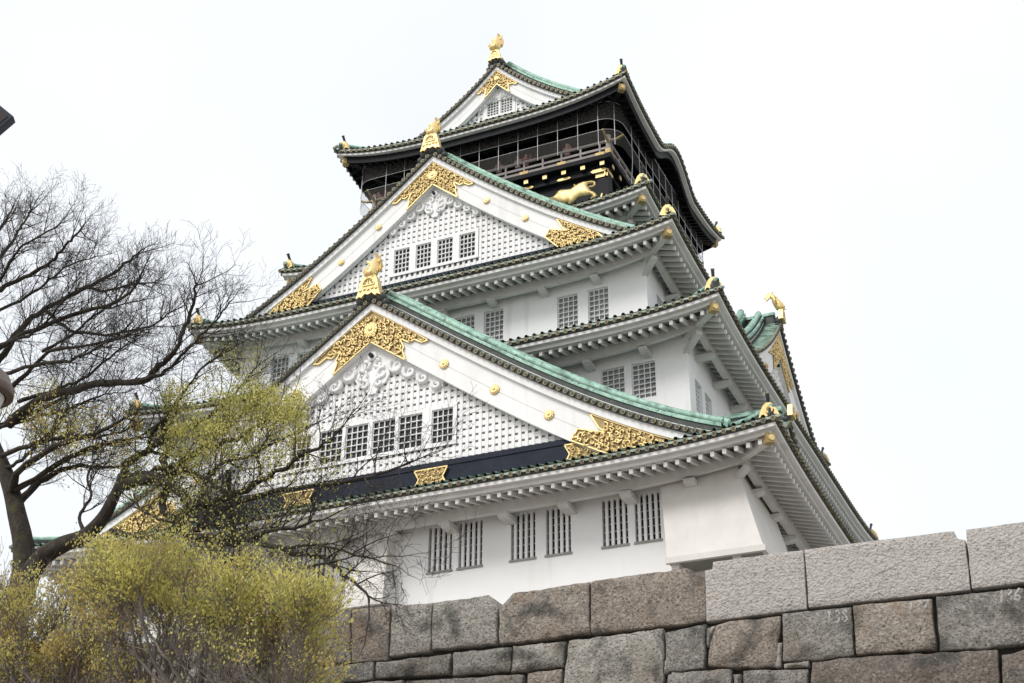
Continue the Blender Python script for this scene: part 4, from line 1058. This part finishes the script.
# the twisted tree in front of the keep
t2 = Tree()
b2 = Vector((at(40,600,-50.8)[0]-.2,-51.2,-12.9))
Pm = smooth([b2, b2+Vector((.15,.1,3.2)), b2+Vector((-.1,.2,5.6))]+[Vector(at(a,b,-50.8)) for a, b in ((22,600),(38,562),(62,545),(85,536),(103,518),(114,497),(121,483))], 5)
t2.limbs.tube(Pm, [.17-.0025*i for i in range(len(Pm))], 10)
L2 = [([(119,488),(140,480),(163,481),(178,491),(194,507),(204,525)],-50.8,-51.2,.075,.04), ([(121,483),(127,464),(145,452),(160,440),(166,418),(172,405)],-50.8,-50.5,.06,.016),
      ([(166,418),(153,432),(150,450),(165,455)],-50.7,-50.3,.03,.02), ([(168,450),(163,461),(168,483),(162,503),(173,522),(187,536),(215,552),(233,578)],-50.6,-51.4,.045,.035),
      ([(194,507),(230,498),(260,480),(300,457),(335,435)],-51,-51.6,.045,.012), ([(165,482),(195,452),(228,440),(262,425),(285,405)],-50.8,-50.2,.04,.012),
      ([(185,535),(235,541),(280,548),(320,560),(350,578),(372,600)],-51.2,-52,.035,.01), ([(215,512),(270,492),(330,484),(380,474),(410,462)],-51.1,-51.9,.03,.008),
      ([(228,470),(230,498),(232,520),(235,545)],-51,-50.6,.03,.02), ([(95,545),(135,548),(180,552),(225,545),(270,532),(320,520)],-50.8,-51.7,.045,.012),
      ([(160,440),(195,425),(220,408),(240,388),(255,368)],-50.5,-50,.03,.008), ([(200,505),(206,480),(225,462),(250,456),(300,430)],-51.1,-50.6,.028,.01),
      ([(210,550),(255,572),(300,568),(340,560)],-51.4,-52.,.03,.008), ([(165,415),(185,390),(205,365),(230,350)],-50.5,-50.1,.02,.007), ([(280,548),(320,545),(360,556),(395,566)],-51.6,-52.1,.018,.006),
      ([(128,478),(165,468),(200,476),(232,500),(250,532)],-50.8,-51.4,.035,.016), ([(87,541),(79,517),(91,496),(87,475),(100,455)],-50.8,-50.5,.025,.008), ([(111,531),(142,537),(182,533),(215,522)],-50.8,-51.3,.035,.014), ([(173,522),(150,515),(135,500),(140,470)],-51.2,-50.8,.022,.008), ([(262,480),(258,455),(268,435),(262,412)],-51.2,-50.9,.02,.007)]
for i, (px, y0, y1, r0, r1) in enumerate(L2):
    PR = t2.limb(px, y0, y1, r0*1.12, r1*1.1, .05 if r0 > .03 else .018); ln = sum((PR[0][k+1]-PR[0][k]).length for k in range(len(PR[0])-1))
    droop = i in (6,7,12,14)
    t2.along(PR, .25, .98, int(2+ln*2.6) if droop else int(3+ln*4.2), .6, .011, .1 if droop else .5, .75, 4, (.15,0,-.05 if droop else .12)); t2.end(PR, .6, .011, .2, .6, 4)
def z2(p):
    a, b = pix(p); return (165 < a < 305 and 386+14*mnoise.noise((a*.05,b*.05,0)) < b < 470 and (b < 432 or rt.random() < .4) and mnoise.noise((a*.055,b*.085,3.1))+.22*rt.random() > -.08) or (205 < a < 262 and 345 < b < 400 and rt.random() < .2)
def z2b(p):
    a, b = pix(p); return 120 < a < 345 and 425 < b < 580
lf2 = leaves(t2.tips, z2, 26000, .028, 4, .06); lf2b = leaves(t2.tips, z2b, 12000, .028, 9, .05)
treepart(t2, 'twisted_tree', 'twisted dark limbed tree with a yellow green tuft of young leaves before the keep', 'tree', tuple(b2), [(lf2, [LEAF_G, LEAF_Y]), (lf2b, [LEAF_G, LEAF_Y])])
# budding shrubs at the bottom left
def shrub(label, hubs, cloud, n, seed, mats, size, ztest):
    """grey stems fan out of a few low forks; only the outer shoots carry young leaves"""
    t = Tree(.2); global rt; keep = rt; rt = random.Random(seed)
    H = [Vector(at(*h)) for h in hubs]; base = Vector((H[0].x,H[0].y,-12.9))
    for h in H:
        P = smooth([Vector((base.x+rt.uniform(-.2,.2),base.y+rt.uniform(-.2,.2),-12.9)), base.lerp(h,.5)+rv()*.15, h], 5)
        t.limbs.tube(P, [.07-.003*i for i in range(len(P))], 7)
    for (px, py, y) in cloud:
        q = Vector(at(px, py, y)); h = min(H, key=lambda k: (k-q).length+rt.random()*.5)
        mid = h.lerp(q, .5)+Vector((0,0,-.12))+rv()*.14; m2 = h.lerp(q, .78)+rv()*.09
        P = smooth([h, mid, m2, q], 6); m = len(P); P = [p+rv()*.012 for p in P]
        rad = [.017-.012*i/(m-1) for i in range(m)]; t.limbs.tube(P, rad, 6)
        t.along((P,rad), .3, .62, 4, .4, .006, .3, .9, 2); t.along((P,rad), .6, 1., 9, .36, .0055, .8, .6, 3)
    rt = keep
    lf = leaves(t.tips, ztest, n, size, seed, .028, len(mats))
    e = empty('budding_shrub', tuple(base)); tag(e, label, 'shrub', 'shrubs before the wall')
    t.limbs.build('stems', STEM, e); t.twigs.build('twigs', STEM, e); lf.build('leaf_cluster', mats, e)
rs2 = random.Random(8); cl = []
TOPX, TOPY = [85,110,150,200,250,280,320,338,350], [566,556,560,574,590,588,610,640,680]
def topline(x): return float(np.interp(x, TOPX, TOPY))
for k in range(64):
    x = rs2.uniform(88,330); yt = topline(x)+rs2.uniform(-6,10); cl.append((x, yt+6+rs2.random()**1.6*95, -53.7+rs2.uniform(-.8,.8)))
def zs1(p):
    a, b = pix(p); d = b-topline(a); return a < 358 and (d < 42 or (d < 75 and rt.random() < .35) or (a > 280 and rt.random() < .6) or rt.random() < .06)
shrub('large yellow green budding shrub in the lower left before the stone wall', [(205,715,-53.8),(150,720,-53.5),(265,722,-54.)], cl, 76000, 21, [LEAF_Y, LEAF_G, LEAF_O], .028, zs1)
cl = []
for k in range(34):
    x = rs2.uniform(-25,115); yt = float(np.interp(x, [-30,20,60,100,130], [572,578,582,588,612]))+rs2.uniform(-6,10); cl.append((x, yt+4+rs2.random()*95, -53.2+rs2.uniform(-.7,.7)))
shrub('bronze tinted budding shrub at the lower left corner beside the yellow green one', [(45,720,-53.3),(0,725,-53.)], cl, 42000, 22, [LEAF_O, LEAF_Y], .028, lambda p: rt.random() < .6)

# ------------------------------------------------------------------ street lamp and the dark fixture at the left edge
lx, ly, lz = at(-23, 398, -57.)
lamp = empty('street_lamp', (lx,ly,-12.9)); tag(lamp, 'brown domed street lamp with a milky globe at the left edge', 'street lamp')
def lathe(prof, c, n=28, m=0, mb=None):
    mb = mb or MB(); vs = [(c[0]+r_*math.cos(2*math.pi*k/n), c[1]+r_*math.sin(2*math.pi*k/n), c[2]+z) for r_, z in prof for k in range(n)]
    mb.add(vs, [(i*n+k, i*n+(k+1)%n, (i+1)*n+(k+1)%n, (i+1)*n+k) for i in range(len(prof)-1) for k in range(n)], m, True); return mb
lathe([(.001,.27),(.06,.265),(.14,.235),(.2,.18),(.238,.1),(.246,.09),(.25,.085),(.25,.03),(.243,.02),(.2,.02)], (lx,ly,lz)).build('lamp_cap', LAMPB, lamp)
lathe([(.19,.02),(.175,-.03),(.15,-.11),(.11,-.18),(.08,-.22),(.075,-.3)], (lx,ly,lz)).build('lamp_globe', LAMPG, lamp)
lathe([(.09,-.28),(.09,-.36),(.05,-.4),(.045,-(lz+12.9)+.5),(.09,-(lz+12.9)+.4),(.1,-(lz+12.9))], (lx,ly,lz)).build('lamp_post', LAMPB, lamp)
fx = Vector(at(15, 119.5, -57.)); up = Vector(tuple(_u)); rg_ = Vector(tuple(_r)); fw = Vector(tuple(_f))
fe = empty('signboard', (fx.x-.5,fx.y+.1,-12.9)); tag(fe, 'dark square cornered board poking in at the upper left edge', 'board')
mb = MB(); ax = (rg_*-.72+Vector((0,0,.62))+Vector((0,-.2,0))).normalized(); bx = (rg_*-.58+Vector((0,0,-.78))).normalized(); nz = ax.cross(bx).normalized()
bx = nz.cross(ax)
c0 = fx
mb.hexa([tuple(c0+nz*.05), tuple(c0+ax*.5+nz*.05), tuple(c0+ax*.5+bx*.5+nz*.05), tuple(c0+bx*.5+nz*.05)], [tuple(c0-nz*.05), tuple(c0+ax*.5-nz*.05), tuple(c0+ax*.5+bx*.5-nz*.05), tuple(c0+bx*.5-nz*.05)])
mb.build('board_frame', FIXT, fe, bevel=.008)
mb = MB(); s = -1 if nz.y > 0 else 1; q = lambda a, b, d: tuple(c0+ax*a+bx*b+nz*s*d)
mb.hexa([q(.035,.035,.051), q(.465,.035,.051), q(.465,.465,.051), q(.035,.465,.051)], [q(.035,.035,.056), q(.465,.035,.056), q(.465,.465,.056), q(.035,.465,.056)])
mb.build('board_face', FIXW, fe)
ctr = c0+ax*.25+bx*.25
mb = MB(); mb.tube([(ctr.x,ctr.y+.1,ctr.z-.1),(ctr.x,ctr.y+.1,-12.9)], .04, 10); mb.build('post', FIXT, fe)
